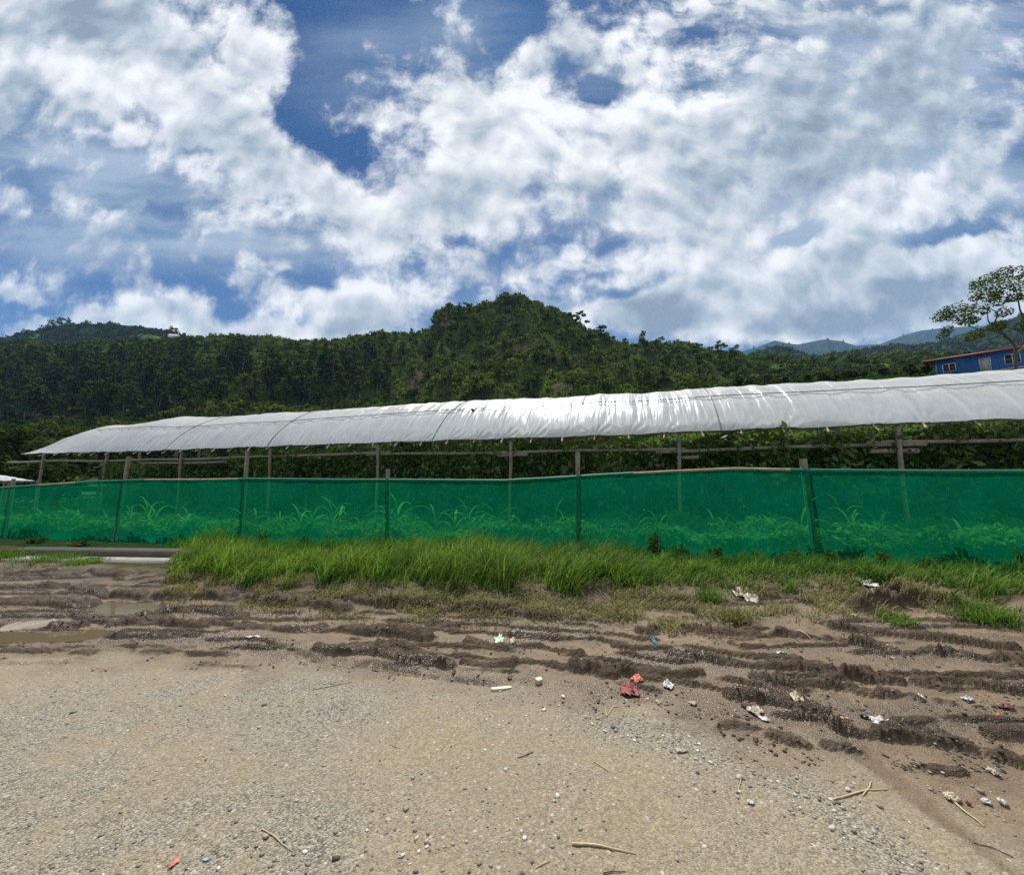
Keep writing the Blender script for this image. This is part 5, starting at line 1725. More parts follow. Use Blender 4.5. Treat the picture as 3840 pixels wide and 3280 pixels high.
for k_ in (0.05, 0.30, 0.56, 0.62, 0.98):
    q_ = A_ + (B_ - A_) * k_
    gz = float(ground_h(np.array([q_[0]]), np.array([q_[1]]), False)[0])
    MB().tube([(q_[0], q_[1] + 0.1, gz - 0.2), (q_[0], q_[1] + 0.1, q_[2] + 0.03)], 0.05, 8).build('post', BAMBOO, t)
MB().tube([A_ + np.array([0, 0.1, -0.03]), B_ + np.array([0, 0.1, -0.03])], 0.04, 7).build('rail', BAMBOO, t)
tag(t, 'small white plastic tunnel at the left edge beyond the green net', 'greenhouse')

# low stone wall / shed seen between the bushes at the far left
p0 = at_Y(95, 1748, 40); gz = float(ground_h(np.array([p0[0]]), np.array([p0[1]]), False)[0])
hh_ = p0[2] + 0.85 - gz
t = empty('shed', (p0[0], p0[1], gz), 0.1)
MB().box((0, 0, hh_ / 2 - 0.3), (2.2, 1.8, hh_ - 0.6)).build('wall', simple_mat('pinkish_plaster', (0.24, 0.19, 0.17), (0.17, 0.14, 0.12)), t)
MB().add([(-1.3, -1.1, hh_ - .6), (1.3, -1.1, hh_ - .6), (1.3, 1.1, hh_), (-1.3, 1.1, hh_), (-1.3, -1.1, hh_ - .66), (1.3, -1.1, hh_ - .66), (1.3, 1.1, hh_ - .06), (-1.3, 1.1, hh_ - .06)],
         [[0, 1, 2, 3], [7, 6, 5, 4], [0, 4, 5, 1], [1, 5, 6, 2], [2, 6, 7, 3], [3, 7, 4, 0]]).build('roof', simple_mat('pinkish_sheet', (0.26, 0.20, 0.19), (0.2, 0.17, 0.16)), t)
MB().box((0.3, -0.92, hh_ * 0.4), (0.7, 0.04, hh_ * 0.6)).build('door', DARKM, t)
tag(t, 'small pinkish shed seen between the bushes under the left greenhouse eave', 'shed')


# ---------------------------------------------------------------- blue building on the right
def blue_building():
    Lc = at_Y(3505, 1357, 52.0); Rc = at_Y(3840, 1307, 46.0)
    dirv = (Rc - Lc); dirv[2] = 0; dirv /= np.linalg.norm(dirv)
    nrm = np.array([-dirv[1], dirv[0], 0.0])
    if nrm[1] < 0: nrm = -nrm            # away from the viewer
    ztop = Lc[2]
    rise = (Rc[2] - Lc[2]) / np.linalg.norm((Rc - Lc)[:2])
    gz = float(ground_h(np.array([Lc[0]]), np.array([Lc[1]]), False)[0])
    root = empty('blue_building', (Lc[0], Lc[1], gz), math.atan2(dirv[1], dirv[0]))
    H = ztop - gz
    Lw, Dw = 15.0, 6.0
    sgn = 1.0   # local +y is away from the viewer when nrm matches
    loc = lambda px, py: None

    def along(px, py):
        """local (x, z) of a pixel on the wall plane"""
        dx, dy, dz = ray(px, py)
        d = np.array([dx, dy, dz]); o = np.array([0, 0, CAMZ])
        k = np.dot(Lc - o, nrm) / np.dot(d, nrm)
        p = o + d * k - np.array([Lc[0], Lc[1], gz])
        return float(np.dot(p, dirv)), float(p[2])
    m, nt = new_mat('blue_sheet_wall')
    co = objco(nt)
    wv = N(nt, 'ShaderNodeTexWave', ins={'Vector': co, 'Scale': 6.0, 'Distortion': 0.0}, bands_direction='X')
    c = mixc(nt, maprange(nt, noise(nt, co, 1.1, 5), 0.35, 0.65), (0.012, 0.135, 0.42), (0.010, 0.105, 0.34))
    b = N(nt, 'ShaderNodeBsdfPrincipled', ins={'Base Color': c, 'Roughness': 0.5})
    bn = N(nt, 'ShaderNodeBump', ins={'Height': wv.outputs['Fac'], 'Strength': 0.5, 'Distance': 0.03})
    nt.links.new(bn.outputs[0], b.inputs['Normal'])
    out_surface(nt, b.outputs[0])
    BLUE = m
    RED = simple_mat('red_roof_sheet', (0.20, 0.035, 0.03), (0.15, 0.03, 0.028), 4, 0.5)
    GLASS = simple_mat('dark_glass', (0.02, 0.024, 0.028), (0.03, 0.03, 0.03), 4, 0.12)
    FRAME = simple_mat('white_frame', (0.62, 0.62, 0.6), (0.5, 0.5, 0.48), 4, 0.5)
    DOORM = simple_mat('grey_door', (0.42, 0.44, 0.44), (0.33, 0.35, 0.35), 3, 0.5)
    # wall body with a top that follows the lean-to roof
    def wtop(x): return H + rise * x
    v = [(0, 0, -0.5), (Lw, 0, -0.5), (Lw, Dw, -0.5), (0, Dw, -0.5), (0, 0, wtop(0)), (Lw, 0, wtop(Lw)), (Lw, Dw, wtop(Lw)), (0, Dw, wtop(0))]
    MB().add(v, [[0, 1, 5, 4], [1, 2, 6, 5], [2, 3, 7, 6], [3, 0, 4, 7]]).build('wall', BLUE, root)
    MB().box((0.09, -0.05, H / 2 - .02), (0.16, 0.06, H - .1)).build('corner_trim', simple_mat('pale_blue_trim', (0.05, 0.26, 0.52), (0.04, 0.2, 0.42), 4, 0.5), root)
    o0, o1 = -1.15, Lw + 0.8
    v = []
    for zz in (0.0, 0.22):
        v += [(o0, -0.75, wtop(o0) + zz), (o1, -0.75, wtop(o1) + zz), (o1, Dw + 0.6, wtop(o1) + zz + .25), (o0, Dw + 0.6, wtop(o0) + zz + .25)]
    MB().add(v, [[3, 2, 1, 0], [4, 5, 6, 7], [0, 1, 5, 4], [1, 2, 6, 5], [2, 3, 7, 6], [3, 0, 4, 7]]).build('roof', RED, root)
    for (x0, y0, x1, y1) in ((3534, 1363, 3586, 1394), (3765, 1326, 3829, 1365)):
        ax, az = along(x0, (y0 + y1) / 2 ); bx, bz = along(x1, (y0 + y1) / 2)
        cz = (az + bz) / 2; hh = abs(along((x0 + x1) / 2, y0)[1] - along((x0 + x1) / 2, y1)[1]); ww = bx - ax; cx = (ax + bx) / 2
        fm = MB()
        tk = 0.09
        for (px_, pz_, sx, sz) in ((cx, cz + hh / 2 - tk / 2, ww, tk), (cx, cz - hh / 2 + tk / 2, ww, tk), (cx - ww / 2 + tk / 2, cz, tk, hh - 2 * tk), (cx + ww / 2 - tk / 2, cz, tk, hh - 2 * tk), (cx, cz, tk, hh - 2 * tk)):
            fm.box((px_, -0.04, pz_), (sx, 0.08, sz))
        w_ = fm.build('window', FRAME, root)
        for sg in (-1, 1):
            MB().box((cx + sg * (ww / 4), -0.015, cz), (ww / 2 - 1.5 * tk, 0.025, hh - 2 * tk)).build('pane', GLASS, w_)
    ax, az = along(3672, 1342); bx, bz = along(3710, 1342); cz = along(3691, 1400)[1]
    hz = (az + bz) / 2 - cz
    d_ = MB().box(((ax + bx) / 2, -0.04, cz + hz / 2), (bx - ax, 0.07, hz)).build('door', DOORM, root)
    fm = MB()
    for sx in (ax - .04, bx + .04): fm.box((sx, -0.045, cz + hz / 2), (0.08, 0.1, hz + .1))
    fm.build('door_frame', FRAME, d_)
    MB().box((bx - 0.15, -0.1, cz + hz * 0.45), (0.05, 0.06, 0.18)).build('handle', DARKM, d_)
    # gallery rail in front
    zr = cz + 0.0
    rm = MB()
    for kk in range(4):
        rm.tube([(-0.6, -1.1, zr + 0.25 + kk * 0.25), (Lw, -1.1, zr + 0.25 + kk * 0.25)], 0.018, 5)
    for xx in np.arange(-0.6, Lw, 1.5): rm.tube([(xx, -1.1, zr), (xx, -1.1, zr + 1.05)], 0.022, 5)
    rm.build('gallery_rail', simple_mat('dark_steel', (0.05, 0.06, 0.08)), root)
    MB().box((Lw / 2 - .3, -0.62, zr - 0.08), (Lw + 0.8, 1.2, 0.14)).build('gallery_floor', CONC, root)
    pm = MB()
    for xx in np.arange(-0.4, Lw, 3.0): pm.tube([(xx, -1.05, -0.6), (xx, -1.05, zr - 0.16)], 0.08, 8)
    pm.build('gallery_post', simple_mat('steel_post', (0.06, 0.1, 0.2)), root)
    tag(root, 'blue sheet metal building with a red lean-to roof on the slope at the right', 'building')


blue_building()


# tree beside the blue building
def right_tree():
    Y0 = 40.0
    P = lambda x, y, dY=0.0: at_Y(x, y, Y0 + dY)
    c = lambda cx, cy: (3300 + cx * 0.339, 900 + cy * 0.339)
    base = P(3812, 1420)
    gz = float(ground_h(np.array([base[0]]), np.array([base[1]]), False)[0])
    root = empty('broadleaf_tree', (base[0], base[1], gz))
    o = np.array([base[0], base[1], gz])
    q = np.random.default_rng(5)
    tr = MB()
    def br(pts, r0, r1, dY=(0, 0)):
        n = len(pts)
        pp = np.array([P(*c(*a), dY[0] + (dY[1] - dY[0]) * i / max(1, n - 1)) for i, a in enumerate(pts)])
        # smooth it
        t_ = np.linspace(0, n - 1, n * 4)
        sm = np.stack([np.interp(t_, np.arange(n), pp[:, k]) for k in range(3)], -1)
        sm[1:-1] = (sm[:-2] + sm[1:-1] * 2 + sm[2:]) / 4
        tr.tube(sm - o, np.linspace(r0, r1, len(sm)), 7)
    tr.tube(np.array([[base[0], base[1], gz - 0.3], P(*c(1500, 1400)), P(*c(1505, 1250))]) - o, [0.15, 0.13, 0.12], 9)
    br([(1505, 1260), (1490, 1160), (1420, 1080), (1330, 1010), (1240, 960)], 0.14, 0.09)
    br([(1370, 1040), (1250, 1010), (1100, 990), (1010, 960), (960, 910)], 0.075, 0.03, (0, -1))
    br([(1240, 960), (1190, 880), (1190, 760), (1150, 680)], 0.07, 0.02, (0, 1))
    br([(1240, 960), (1290, 860), (1300, 800), (1200, 750)], 0.08, 0.03)
    br([(1300, 800), (1370, 740), (1330, 640)], 0.05, 0.02, (0, 1))
    br([(1640, 1150), (1600, 880), (1550, 780), (1530, 670), (1510, 560)], 0.11, 0.04, (0.5, 0))
    br([(1505, 1260), (1600, 1180), (1640, 1100), (1640, 1000)], 0.13, 0.10, (0, .5))
    br([(1530, 680), (1420, 680), (1330, 660), (1240, 580)], 0.05, 0.02)
    br([(1510, 560), (1450, 470), (1390, 380)], 0.05, 0.015)
    br([(1340, 1010), (1280, 990), (1250, 960)], 0.06, 0.03)
    br([(960, 920), (880, 880), (800, 830), (700, 840)], 0.04, 0.015, (-1, -1))
    br([(1000, 950), (900, 910), (720, 960)], 0.02, 0.008, (-1, -1))
    br([(1370, 960), (1450, 975), (1550, 980)], 0.05, 0.03)
    tr.build('trunk', BARK, root)
    lumps = [(1340, 380, 75), (1280, 440, 90), (1200, 420, 60), (1400, 340, 60), (1410, 450, 95), (1500, 380, 95), (1570, 350, 80), (1100, 480, 70), (1060, 500, 50), (1200, 510, 80), (1290, 530, 80), (1400, 560, 70), (1500, 480, 80), (1580, 470, 90), (1650, 420, 90),
             (1120, 600, 85), (1200, 590, 80), (1070, 630, 50), (1290, 600, 45), (1540, 590, 80), (1500, 640, 50), (1620, 600, 80), (850, 760, 80), (780, 770, 60), (900, 820, 80), (960, 790, 70), (1000, 770, 60), (700, 820, 60), (660, 850, 60), (740, 860, 45),
             (880, 880, 60), (960, 880, 70), (1040, 880, 45), (1120, 740, 70), (1150, 780, 45), (1370, 800, 60), (1320, 680, 55), (740, 985, 45), (700, 1050, 50), (1000, 1080, 50), (1060, 1040, 60), (1120, 1030, 60), (1290, 950, 60), (1240, 960, 40), (1570, 950, 60), (1640, 900, 70), (1330, 940, 45), (1250, 640, 50)]
    cs, rs = [], []
    for (cx, cy, rr) in lumps:
        d = q.normal() * 1.2
        p = P(*c(cx, cy), d)
        cs.append(p - o); rs.append(rr * 0.339 / F * (Y0 + d) * 1.25)
    v, f, t_ = crown_cloud(np.array(cs), np.array(rs), 4300, 0.15, q, 0.5, 0.8)
    MB().add(v, f, t_).build('crown', LM_RT, root)
    tag(root, 'broad sparse tree with open branches in front of the blue building', 'tree')


LM_RT = leaf_mat('tree_leaves', (0.022, 0.042, 0.012), (0.095, 0.125, 0.03), 0.4, 0.0)
right_tree()

# ---------------------------------------------------------------- gravel stones
def rock_template(seed):
    q = np.random.default_rng(seed)
    g = (1 + 5 ** 0.5) / 2
    v = np.array([(-1, g, 0), (1, g, 0), (-1, -g, 0), (1, -g, 0), (0, -1, g), (0, 1, g), (0, -1, -g), (0, 1, -g), (g, 0, -1), (g, 0, 1), (-g, 0, -1), (-g, 0, 1)], float)
    v /= np.linalg.norm(v[0])
    v *= (0.75 + 0.45 * q.random(12))[:, None]
    v *= np.array([0.5, 0.38, 0.22])
    f = np.array([(0, 11, 5), (0, 5, 1), (0, 1, 7), (0, 7, 10), (0, 10, 11), (1, 5, 9), (5, 11, 4), (11, 10, 2), (10, 7, 6), (7, 1, 8), (3, 9, 4), (3, 4, 2), (3, 2, 6), (3, 6, 8), (3, 8, 9), (4, 9, 5), (2, 4, 11), (6, 2, 10), (8, 6, 7), (9, 8, 1)])
    return v, f, np.full(12, 0.5)


ROCKS = [rock_template(950 + i) for i in range(8)]
m, nt = new_mat('stone')
tn = N(nt, 'ShaderNodeAttribute', attribute_name='tint').outputs['Fac']
rp_ = N(nt, 'ShaderNodeValToRGB', ins={0: tn})
cr = rp_.color_ramp
cr.elements[0].color = (0.07, 0.07, 0.065, 1); cr.elements[1].color = (0.62, 0.60, 0.54, 1)
e = cr.elements.new(0.45); e.color = (0.19, 0.175, 0.145, 1)
e = cr.elements.new(0.75); e.color = (0.36, 0.335, 0.28, 1)
b = N(nt, 'ShaderNodeBsdfPrincipled', ins={'Base Color': mixc(nt, maprange(nt, noise(nt, objco(nt), 60, 4), 0.4, 0.7, 0, 0.5), rp_.outputs[0], (0.12, 0.1, 0.08)), 'Roughness': 0.8})
out_surface(nt, b.outputs[0])
STONE = m
r = np.random.default_rng(99)
n = 26000
yy = np.exp(r.uniform(math.log(0.9), math.log(6.2), n))
xx = r.uniform(-1.5, 1.5, n) * (yy + 0.3)
px, py = to_px(np.stack([xx, yy, g0(xx, yy)], -1))
gb = np.zeros(n)
for pts, wd, a_ in (([(2250, 2720), (2700, 2850), (3000, 2980), (3300, 3150), (3560, 3420)], 0.15, 1.0), ([(1600, 2600), (2400, 2640), (3000, 2680)], 0.14, 0.5), ([(900, 2620), (1250, 2640)], 0.2, 0.5), ([(0, 3250), (1000, 3300), (1800, 3330)], 0.4, 0.35), ([(0, 2640), (900, 2660)], 0.3, 0.25), ([(3500, 2880), (3840, 2960)], 0.2, 0.5)):
    gb = np.maximum(gb, a_ * np.exp(-(poly_dist(xx, yy, gpt(*np.array(pts, float).T)[:, :2]) / wd) ** 2))
pr = 0.10 + 0.9 * gb + 0.25 * np.clip(fbm(xx * 2, yy * 2, 3, 940), 0, 1)
keep = (r.random(n) < pr) & (yy < verge_edge(xx) - 0.1)
xx, yy, gb = xx[keep], yy[keep], gb[keep]
s = (0.005 + 0.012 * r.random(len(xx)) ** 3 + 0.013 * (r.random(len(xx)) < 0.03) + 0.008 * gb * r.random(len(xx)))
zz = ground_h(xx, yy, True) + s * 0.10
tn = np.clip(0.45 + 0.25 * r.normal(size=len(xx)) + 0.15 * (s > 0.016), 0, 1)
tag(scatter(ROCKS, np.stack([xx, yy, zz], -1), s * 1.35, tn, None, r).build('gravel', STONE), kind='stuff')

# mud crumbs thrown about the ruts
n = 15000
px = r.uniform(-100, 3950, n); py = r.uniform(2150, 2900, n)
g = gpt(px, py)
keep = (mud_mask(g[:, 0], g[:, 1]) > 0.5) & (g[:, 1] < verge_edge(g[:, 0]) + 0.1) & (fbm(g[:, 0] * 3, g[:, 1] * 4, 3, 945) > 0.0)
g = g[keep]
s = 0.006 + 0.022 * r.random(len(g)) ** 4
z = ground_h(g[:, 0], g[:, 1], True)
CLOD = simple_mat('mud_clod', (0.065, 0.046, 0.032), (0.04, 0.029, 0.022), 30, 0.75, 0.6, 120)
tag(scatter(ROCKS, np.c_[g[:, :2], z + s * 0.05], s * 1.2, np.full(len(g), 0.5), np.full(len(g), 1.1), r).build('mud_crumbs', CLOD), kind='stuff')


# ---------------------------------------------------------------- litter
def mat2(name, c1, c2, scale=14.0, rough=0.5):
    return simple_mat(name, c1, c2, scale, rough, 0.3, 60)


def crumple(name, px_, py_, wpx, hpx, height, mat, label, cat, seed, rz=0.0, holes=0.0, rest=0.0):
    """a crumpled sheet lying on the ground, folded over with real creases"""
    q = np.random.default_rng(seed)
    c = gpt(px_, py_)
    dist = math.hypot(c[1], CAMZ)
    w = wpx / F * c[1] * 0.37
    d = hpx / F * c[1] * dist / CAMZ * 0.37
    n = 15
    a = np.linspace(-1, 1, n)
    U, V = np.meshgrid(a, a, indexing='ij')
    rad = 0.75 + 0.4 * fbm(np.cos(np.arctan2(V, U)) * 1.3 + seed, np.sin(np.arctan2(V, U)) * 1.3, 3, 980 + seed % 7)
    nn = np.maximum(np.abs(U), np.abs(V)) / (np.hypot(U, V) + 1e-6)
    X = U * nn * rad; Y = V * nn * rad
    X = X + 0.16 * perlin(U * 2.5 + seed, V * 2.5, 990); Y = Y + 0.16 * perlin(U * 2.5, V * 2.5 + seed, 991)
    Z = np.abs(perlin(U * 2.2 + seed * 1.7, V * 2.2, 992)) + 0.45 * np.abs(perlin(U * 5 + seed, V * 5, 993))
    Z = Z * (1 - 0.35 * np.clip(np.hypot(U, V), 0, 1) ** 2)
    ca, sa = math.cos(rz), math.sin(rz)
    x = (X * ca - Y * sa) * w; y = (X * sa + Y * ca) * d
    gz = ground_h(c[0] + x, c[1] + y, True)
    z0 = float(ground_h(np.array([c[0]]), np.array([c[1]]), True)[0])
    z = np.maximum(gz - z0, -0.02) * 0.8 + 0.004 + Z * height * 0.8 + rest
    f = grid_faces(n, n)
    if holes:
        f = f[q.random(len(f)) > holes]
    o = MB().add(np.stack([x, y, z], -1).reshape(-1, 3), f, np.clip(0.5 + 0.3 * q.normal(size=n * n), 0, 1)).build(name, mat, loc=(c[0], c[1], z0))
    sm = o.modifiers.new('thickness', 'SOLIDIFY'); sm.thickness = 0.002
    return tag(o, label, cat)


WHITE_PL = mat2('white_plastic', (0.52, 0.52, 0.51), (0.26, 0.25, 0.23), 20, 0.35)
CREAM = mat2('cream_plastic', (0.42, 0.37, 0.28), (0.22, 0.185, 0.13), 16, 0.5)
REDC = mat2('dark_red_cloth', (0.24, 0.035, 0.035), (0.10, 0.02, 0.022), 18, 0.6)
REDO = mat2('orange_red_plastic', (0.50, 0.12, 0.07), (0.34, 0.08, 0.05), 18, 0.5)
GREENW = mat2('green_white_wrapper', (0.60, 0.66, 0.56), (0.10, 0.34, 0.06), 26, 0.4)
BLACKPL = mat2('black_plastic', (0.03, 0.03, 0.035), (0.10, 0.10, 0.11), 24, 0.35)
FOIL = mat2('foil_wrapper', (0.60, 0.60, 0.60), (0.05, 0.05, 0.06), 22, 0.3)
ORANGE = mat2('orange_card', (0.42, 0.24, 0.12), (0.33, 0.2, 0.11), 12, 0.7)
BLUEPL = mat2('blue_plastic', (0.05, 0.20, 0.34), (0.04, 0.12, 0.2), 12, 0.4)
SALMON = mat2('salmon_paper', (0.60, 0.20, 0.14), (0.45, 0.12, 0.09), 26, 0.6)
PALEBLUE = mat2('pale_blue_strip', (0.35, 0.48, 0.6), (0.28, 0.4, 0.5), 12, 0.5)
TANC = mat2('tan_card', (0.42, 0.33, 0.2), (0.34, 0.26, 0.16), 12, 0.7)
PINK = mat2('faded_red_rag', (0.22, 0.10, 0.09), (0.15, 0.07, 0.06), 14, 0.7)
for i, a_ in enumerate([
    ('plastic_bag', 2362, 2592, 120, 62, 0.05, REDC, 'torn dark red plastic bag lying in the wet gravel', 'bag'), ('plastic_scrap', 2388, 2546, 74, 26, 0.03, REDO, 'orange red plastic scrap just above the dark red bag', 'scrap'),
    ('plastic_bag', 2508, 2576, 66, 36, 0.05, WHITE_PL, 'crumpled white plastic bag right of the dark red bag', 'bag'), ('wrapper', 1872, 2402, 62, 44, 0.03, GREENW, 'green and white snack wrapper lying on the mud', 'wrapper'),
    ('wrapper', 1922, 2405, 34, 34, 0.02, CREAM, 'torn pale end of wrapper beside the green one', 'wrapper'), ('wrapper', 2930, 2452, 52, 28, 0.035, FOIL, 'black and white foil wrapper standing in the mud', 'wrapper'),
    ('plastic_bag', 2830, 2668, 90, 48, 0.045, CREAM, 'shredded cream plastic bag tangled with straw', 'bag'), ('plastic_scrap', 2868, 2700, 50, 40, 0.03, WHITE_PL, 'white plastic scrap below the shredded cream bag', 'scrap'),
    ('plastic_bag', 3300, 2722, 84, 50, 0.05, WHITE_PL, 'white torn plastic bag at the head of the big mud ridge', 'bag'), ('plastic_scrap', 3245, 2695, 60, 30, 0.04, BLACKPL, 'black plastic strip beside the white torn bag', 'scrap'),
    ('card', 3155, 2700, 96, 40, 0.02, ORANGE, 'curled orange card in the puddled track', 'card'), ('card', 2760, 2573, 56, 18, 0.012, TANC, 'flat oval tan disc on the wet track', 'card'),
    ('paper_scrap', 2112, 2614, 24, 18, 0.012, WHITE_PL, 'small square white paper on wet gravel', 'paper'), ('plastic_scrap', 2455, 2408, 22, 24, 0.03, BLUEPL, 'small dark blue plastic scrap on the track', 'scrap'),
    ('cloth', 2800, 2246, 110, 54, 0.09, CREAM, 'dirty cream cloth lying at the grass edge', 'cloth'), ('paper', 3250, 2206, 90, 42, 0.07, WHITE_PL, 'white crumpled paper half under the grass tuft', 'paper'),
    ('plastic_bag', 2000, 2150, 34, 56, 0.12, WHITE_PL, 'white plastic bag caught in the tall grass', 'bag'), ('wrapper', 1738, 2212, 56, 18, 0.03, SALMON, 'small red and white wrapper below the tall grass', 'wrapper'),
    ('paper_scrap', 1668, 2245, 14, 12, 0.02, WHITE_PL, 'tiny white scrap on the bank left of the red wrapper', 'paper'), ('paper', 653, 3240, 34, 44, 0.014, SALMON, 'crumpled salmon red paper on the gravel at the lower left', 'paper'),
    ('plastic_strip', 772, 3224, 42, 10, 0.006, PALEBLUE, 'thin pale blue plastic strip on the gravel', 'plastic strip'), ('plastic_scrap', 1702, 2520, 22, 20, 0.03, REDC, 'small red scrap beside the water strip', 'scrap'),
    ('plastic_scrap', 1912, 2544, 26, 22, 0.03, PINK, 'small brownish red scrap in the wet gravel', 'scrap'), ('rag', 3770, 2656, 90, 24, 0.04, PINK, 'faded red rag pressed in mud by the right edge', 'rag'),
    ('plastic_scrap', 3742, 2688, 30, 14, 0.02, REDO, 'orange red scrap under the faded rag', 'scrap'), ('paper', 950, 2392, 78, 22, 0.03, WHITE_PL, 'flattened white paper in the left mud', 'paper'),
    ('plastic_scrap', 2985, 2622, 60, 40, 0.03, CREAM, 'pale curled scrap stuck in the mud', 'scrap'), ('plastic_scrap', 3630, 2625, 54, 26, 0.035, WHITE_PL, 'white scrap on the ridge near the right edge', 'scrap'), ('plastic_scrap', 3458, 2625, 30, 18, 0.03, WHITE_PL, 'small white scrap in the track left of the ridge scrap', 'scrap'),
    ('wrapper', 3570, 2998, 80, 40, 0.03, CREAM, 'cream wrapper with a red corner at the lower right', 'wrapper'), ('plastic_scrap', 3632, 3016, 22, 16, 0.02, REDC, 'small red scrap touching the cream wrapper', 'scrap'),
    ('plastic_scrap', 3700, 3008, 46, 24, 0.025, WHITE_PL, 'grey white scrap right of the cream wrapper', 'scrap'), ('plastic_scrap', 3760, 3012, 46, 24, 0.025, WHITE_PL, 'white scrap nearest the right edge at the lower right', 'scrap'),
    ('plastic_scrap', 3725, 2898, 34, 40, 0.03, CREAM, 'folded cream scrap among stones at the right', 'scrap'), ('plastic_scrap', 3560, 2222, 26, 12, 0.04, BLUEPL, 'blue scrap on the dark debris heap', 'scrap'), ('plastic_scrap', 3200, 2294, 20, 8, 0.02, PALEBLUE, 'pale blue scrap on the mud below the heap', 'scrap'),
    ('paper_scrap', 2470, 2635, 30, 24, 0.03, TANC, 'tan scrap left of the shredded bag', 'paper'), ('plastic_scrap', 2600, 2640, 40, 22, 0.03, CREAM, 'bent cream scrap above the shredded bag', 'scrap'), ('plastic_scrap', 3180, 2962, 26, 16, 0.01, WHITE_PL, 'pale flake on the road beside the stone band', 'scrap'),
    ('paper_scrap', 2815, 3010, 36, 20, 0.012, WHITE_PL, 'white flake at the edge of the stone band', 'paper'), ('plastic_scrap', 2556, 2820, 66, 14, 0.015, CREAM, 'splintered cream flake on the road', 'scrap'),
]):
    crumple(*a_[:6], a_[6], a_[7], a_[8], 30 + i * 3, rz=(i * 1.3) % 0.8 - 0.4)

WOODP = simple_mat('pale_wood', (0.48, 0.39, 0.23), (0.36, 0.28, 0.16), 30, 0.7, 0.3, 90)
WOODD = simple_mat('dark_twig', (0.085, 0.06, 0.04), (0.05, 0.038, 0.028), 30, 0.8)
for (pts, rad, mt, lab, cat) in [
    ([(2145, 3164), (2230, 3172), (2310, 3186), (2385, 3200)], [0.010, 0.009, 0.006, 0.003], WOODP, 'long pale bamboo splinter lying on the road', 'stick'),
    ([(980, 3112), (1030, 3140), (1060, 3168), (1100, 3194)], [0.004, 0.005, 0.004, 0.002], WOODP, 'thin crooked pale root on the lower left road', 'stick'),
    ([(2935, 2358), (2980, 2378), (3040, 2398)], [0.014, 0.018, 0.01], WOODP, 'pale straw stalk lying across a rut', 'straw'), ([(2935, 2358), (2975, 2390), (3010, 2418)], [0.008, 0.007, 0.004], WOODD, 'dark twig beside the pale straw stalk', 'twig'),
    ([(3545, 2985), (3600, 3030), (3690, 3098)], [0.008, 0.009, 0.005], WOODP, 'long reddish straw under the cream wrapper', 'straw'), ([(3120, 3000), (3200, 2978), (3260, 2962), (3330, 2962)], [0.006, 0.007, 0.006, 0.004], WOODP, 'bent pale straw on the road right of the stones', 'straw'),
    ([(3235, 2985), (3262, 2950), (3268, 2930)], [0.006, 0.006, 0.003], WOODP, 'short straw crossing the bent straw', 'straw'), ([(3650, 3160), (3720, 3180), (3800, 3215)], [0.004, 0.004, 0.003], WOODD, 'long thin twig near the lower right corner', 'twig'),
    ([(2226, 2855), (2250, 2870), (2280, 2892)], [0.004, 0.004, 0.003], WOODP, 'thin stalk lying in the middle of the road', 'straw'), ([(2000, 2822), (1955, 2838), (1940, 2842)], [0.005, 0.004, 0.003], WOODD, 'small dark twig in the middle of the road', 'twig'),
    ([(2780, 2920), (2770, 2960), (2785, 3000)], [0.004, 0.004, 0.003], WOODP, 'curved straw beside the stone band', 'straw'), ([(2010, 3258), (2040, 3238), (2062, 3232)], [0.004, 0.004, 0.003], WOODP, 'short straw at the bottom edge', 'straw'),
    ([(2262, 3275), (2300, 3268), (2345, 3268)], [0.005, 0.004, 0.003], WOODD, 'dark twig at the bottom edge right of the short straw', 'twig'), ([(2985, 2236), (3050, 2234), (3120, 2236)], [0.012, 0.012, 0.010], WOODP, 'straight pale cane lying along the grass edge', 'cane'),
    ([(3000, 2472), (3060, 2476), (3090, 2484)], [0.008, 0.007, 0.004], WOODD, 'dark twig right of the foil wrapper', 'twig'), ([(2270, 2655), (2275, 2690), (2300, 2650), (2330, 2645)], [0.005, 0.005, 0.005, 0.003], WOODP, 'looped pale straw below the red bag', 'straw'),
    ([(1460, 2790), (1500, 2804)], [0.004, 0.003], WOODP, 'small straw on the left part of the road', 'straw'), ([(1650, 2815), (1672, 2792)], [0.004, 0.003], WOODP, 'small slanted straw on the road', 'straw'), ([(1170, 2588), (1240, 2574), (1320, 2556)], [0.003, 0.004, 0.003], WOODD, 'long dark twig at the edge of the left road', 'twig'),
    ([(3255, 2282), (3350, 2276), (3420, 2280)], [0.014, 0.013, 0.010], WOODD, 'dark branch lying before the debris heap', 'branch'), ([(460, 3105), (466, 3030)], [0.003, 0.002], WOODP, 'tiny straw on the lower left road', 'straw')]:
    g = gpt(*np.array(pts, float).T)
    t_ = np.linspace(0, len(g) - 1, len(g) * 5)
    g = np.stack([np.interp(t_, np.arange(len(g)), g[:, k]) for k in range(3)], -1)
    rd = np.interp(t_, np.arange(len(rad)), rad) * 0.5
    g[:, 2] = ground_h(g[:, 0], g[:, 1], True) + rd * 0.9
    g[1:-1, 2] = (g[:-2, 2] + g[1:-1, 2] + g[2:, 2]) / 3 + 0.002
    tag(MB().tube(g, rd, 6).build({'stick': 'bamboo_splinter'}.get(cat, cat), mt, smooth=True), lab, cat)


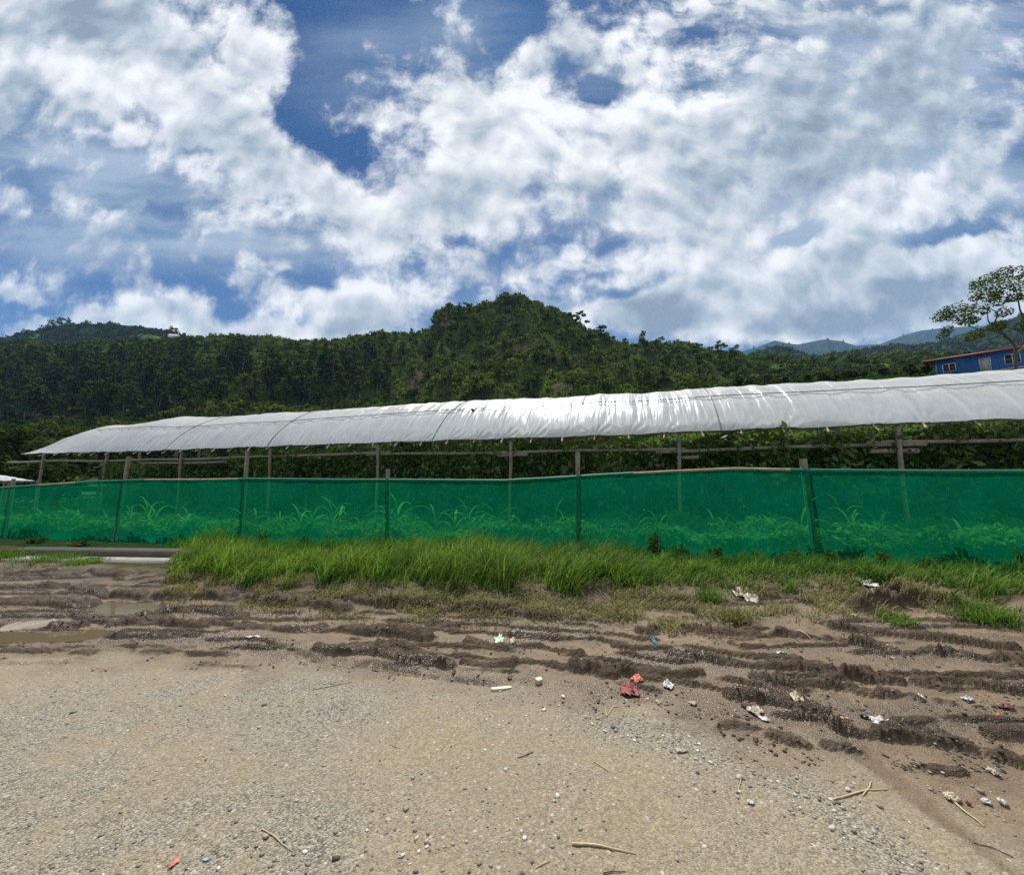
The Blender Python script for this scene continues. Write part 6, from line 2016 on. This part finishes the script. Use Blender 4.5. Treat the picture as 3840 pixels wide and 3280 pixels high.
def plank(px_, py_, L, W, H, rz, tilt, mat, label, cat, name):
    c = gpt(px_, py_)
    z0 = float(ground_h(np.array([c[0]]), np.array([c[1]]), True)[0])
    mb = MB()
    n = 8
    xs = np.linspace(-L / 2, L / 2, n)
    q = np.random.default_rng(int(px_))
    for i in range(n - 1):
        pass
    wv = W / 2 * (0.8 + 0.25 * q.random((2, n)))
    wv[:, 0] *= 0.5; wv[:, -1] *= 0.6
    top = np.concatenate([np.c_[xs, wv[0], np.full(n, H)], np.c_[xs[::-1], -wv[1], np.full(n, H)]])
    bot = top * np.array([1, 1, 0])
    m_ = 2 * n
    f4 = [[i, (i + 1) % m_, m_ + (i + 1) % m_, m_ + i] for i in range(m_)]
    mb.add(np.concatenate([bot, top]), f4).add(top, [list(range(m_))]).add(bot, [list(range(m_))[::-1]])
    o = mb.build(name, mat, loc=(c[0], c[1], z0 + 0.004))
    o.rotation_euler = (tilt, 0, rz)
    return tag(o, label, cat)


plank(105, 2350, 0.42, 0.20, 0.02, 0.35, 0.18, simple_mat('weathered_board', (0.24, 0.21, 0.17), (0.16, 0.14, 0.11), 9, 0.8, 0.4), 'weathered grey board lying in the left wheel track', 'board', 'board')
plank(1880, 2583, 0.15, 0.035, 0.014, 0.15, 0.0, mat2('pale_stone', (0.55, 0.49, 0.38), (0.42, 0.37, 0.28)), 'long pale broken stone at the edge of the wet strip', 'stone', 'broken_stone')
plank(980, 2112, 0.26, 0.16, 0.03, 0.1, 0.0, CONC, 'loose concrete flake at the end of the drain', 'slab', 'concrete_flake')
plank(2020, 2562, 0.05, 0.04, 0.03, 0.6, 0.1, mat2('pale_stone2', (0.5, 0.45, 0.36), (0.4, 0.35, 0.27)), 'pale block of stone right of the wet strip', 'stone', 'broken_stone')

# dark debris heap on the right verge: clods over the heap the ground already has
CL = [(1263, 3222, 0.018, 'clump of mud and stones at the bottom left of the middle'), (2805, 2645, 0.05, 'round mud clod above the shredded bag')]
for px_, py_, s_, lab in CL:
    c = gpt(px_, py_); c[2] = float(ground_h(c[:1], c[1:2], True)[0])
    v, f, t_ = ROCKS[int(px_) % 8]
    tag(MB().add(v * np.array([2.2, 2.2, 2.6]) * s_, f).build('mud_clod', CLOD, loc=tuple(c)), lab, 'clod')

# ---------------------------------------------------------------- air
USE_HAZE = True
if USE_HAZE:
    m = bpy.data.materials.new('haze_air'); m.use_nodes = True
    nt = m.node_tree; nt.nodes.clear()
    vo = N(nt, 'ShaderNodeVolumePrincipled', ins={'Color': (0.34, 0.60, 1.0, 1), 'Density': 0.00010, 'Anisotropy': 0.0})
    o = N(nt, 'ShaderNodeOutputMaterial')
    nt.links.new(vo.outputs[0], o.inputs['Volume'])
    hz = MB().box((1200, 2050, 537), (11000, 4900, 1090)).build('haze', m)
    tag(hz, kind='stuff')
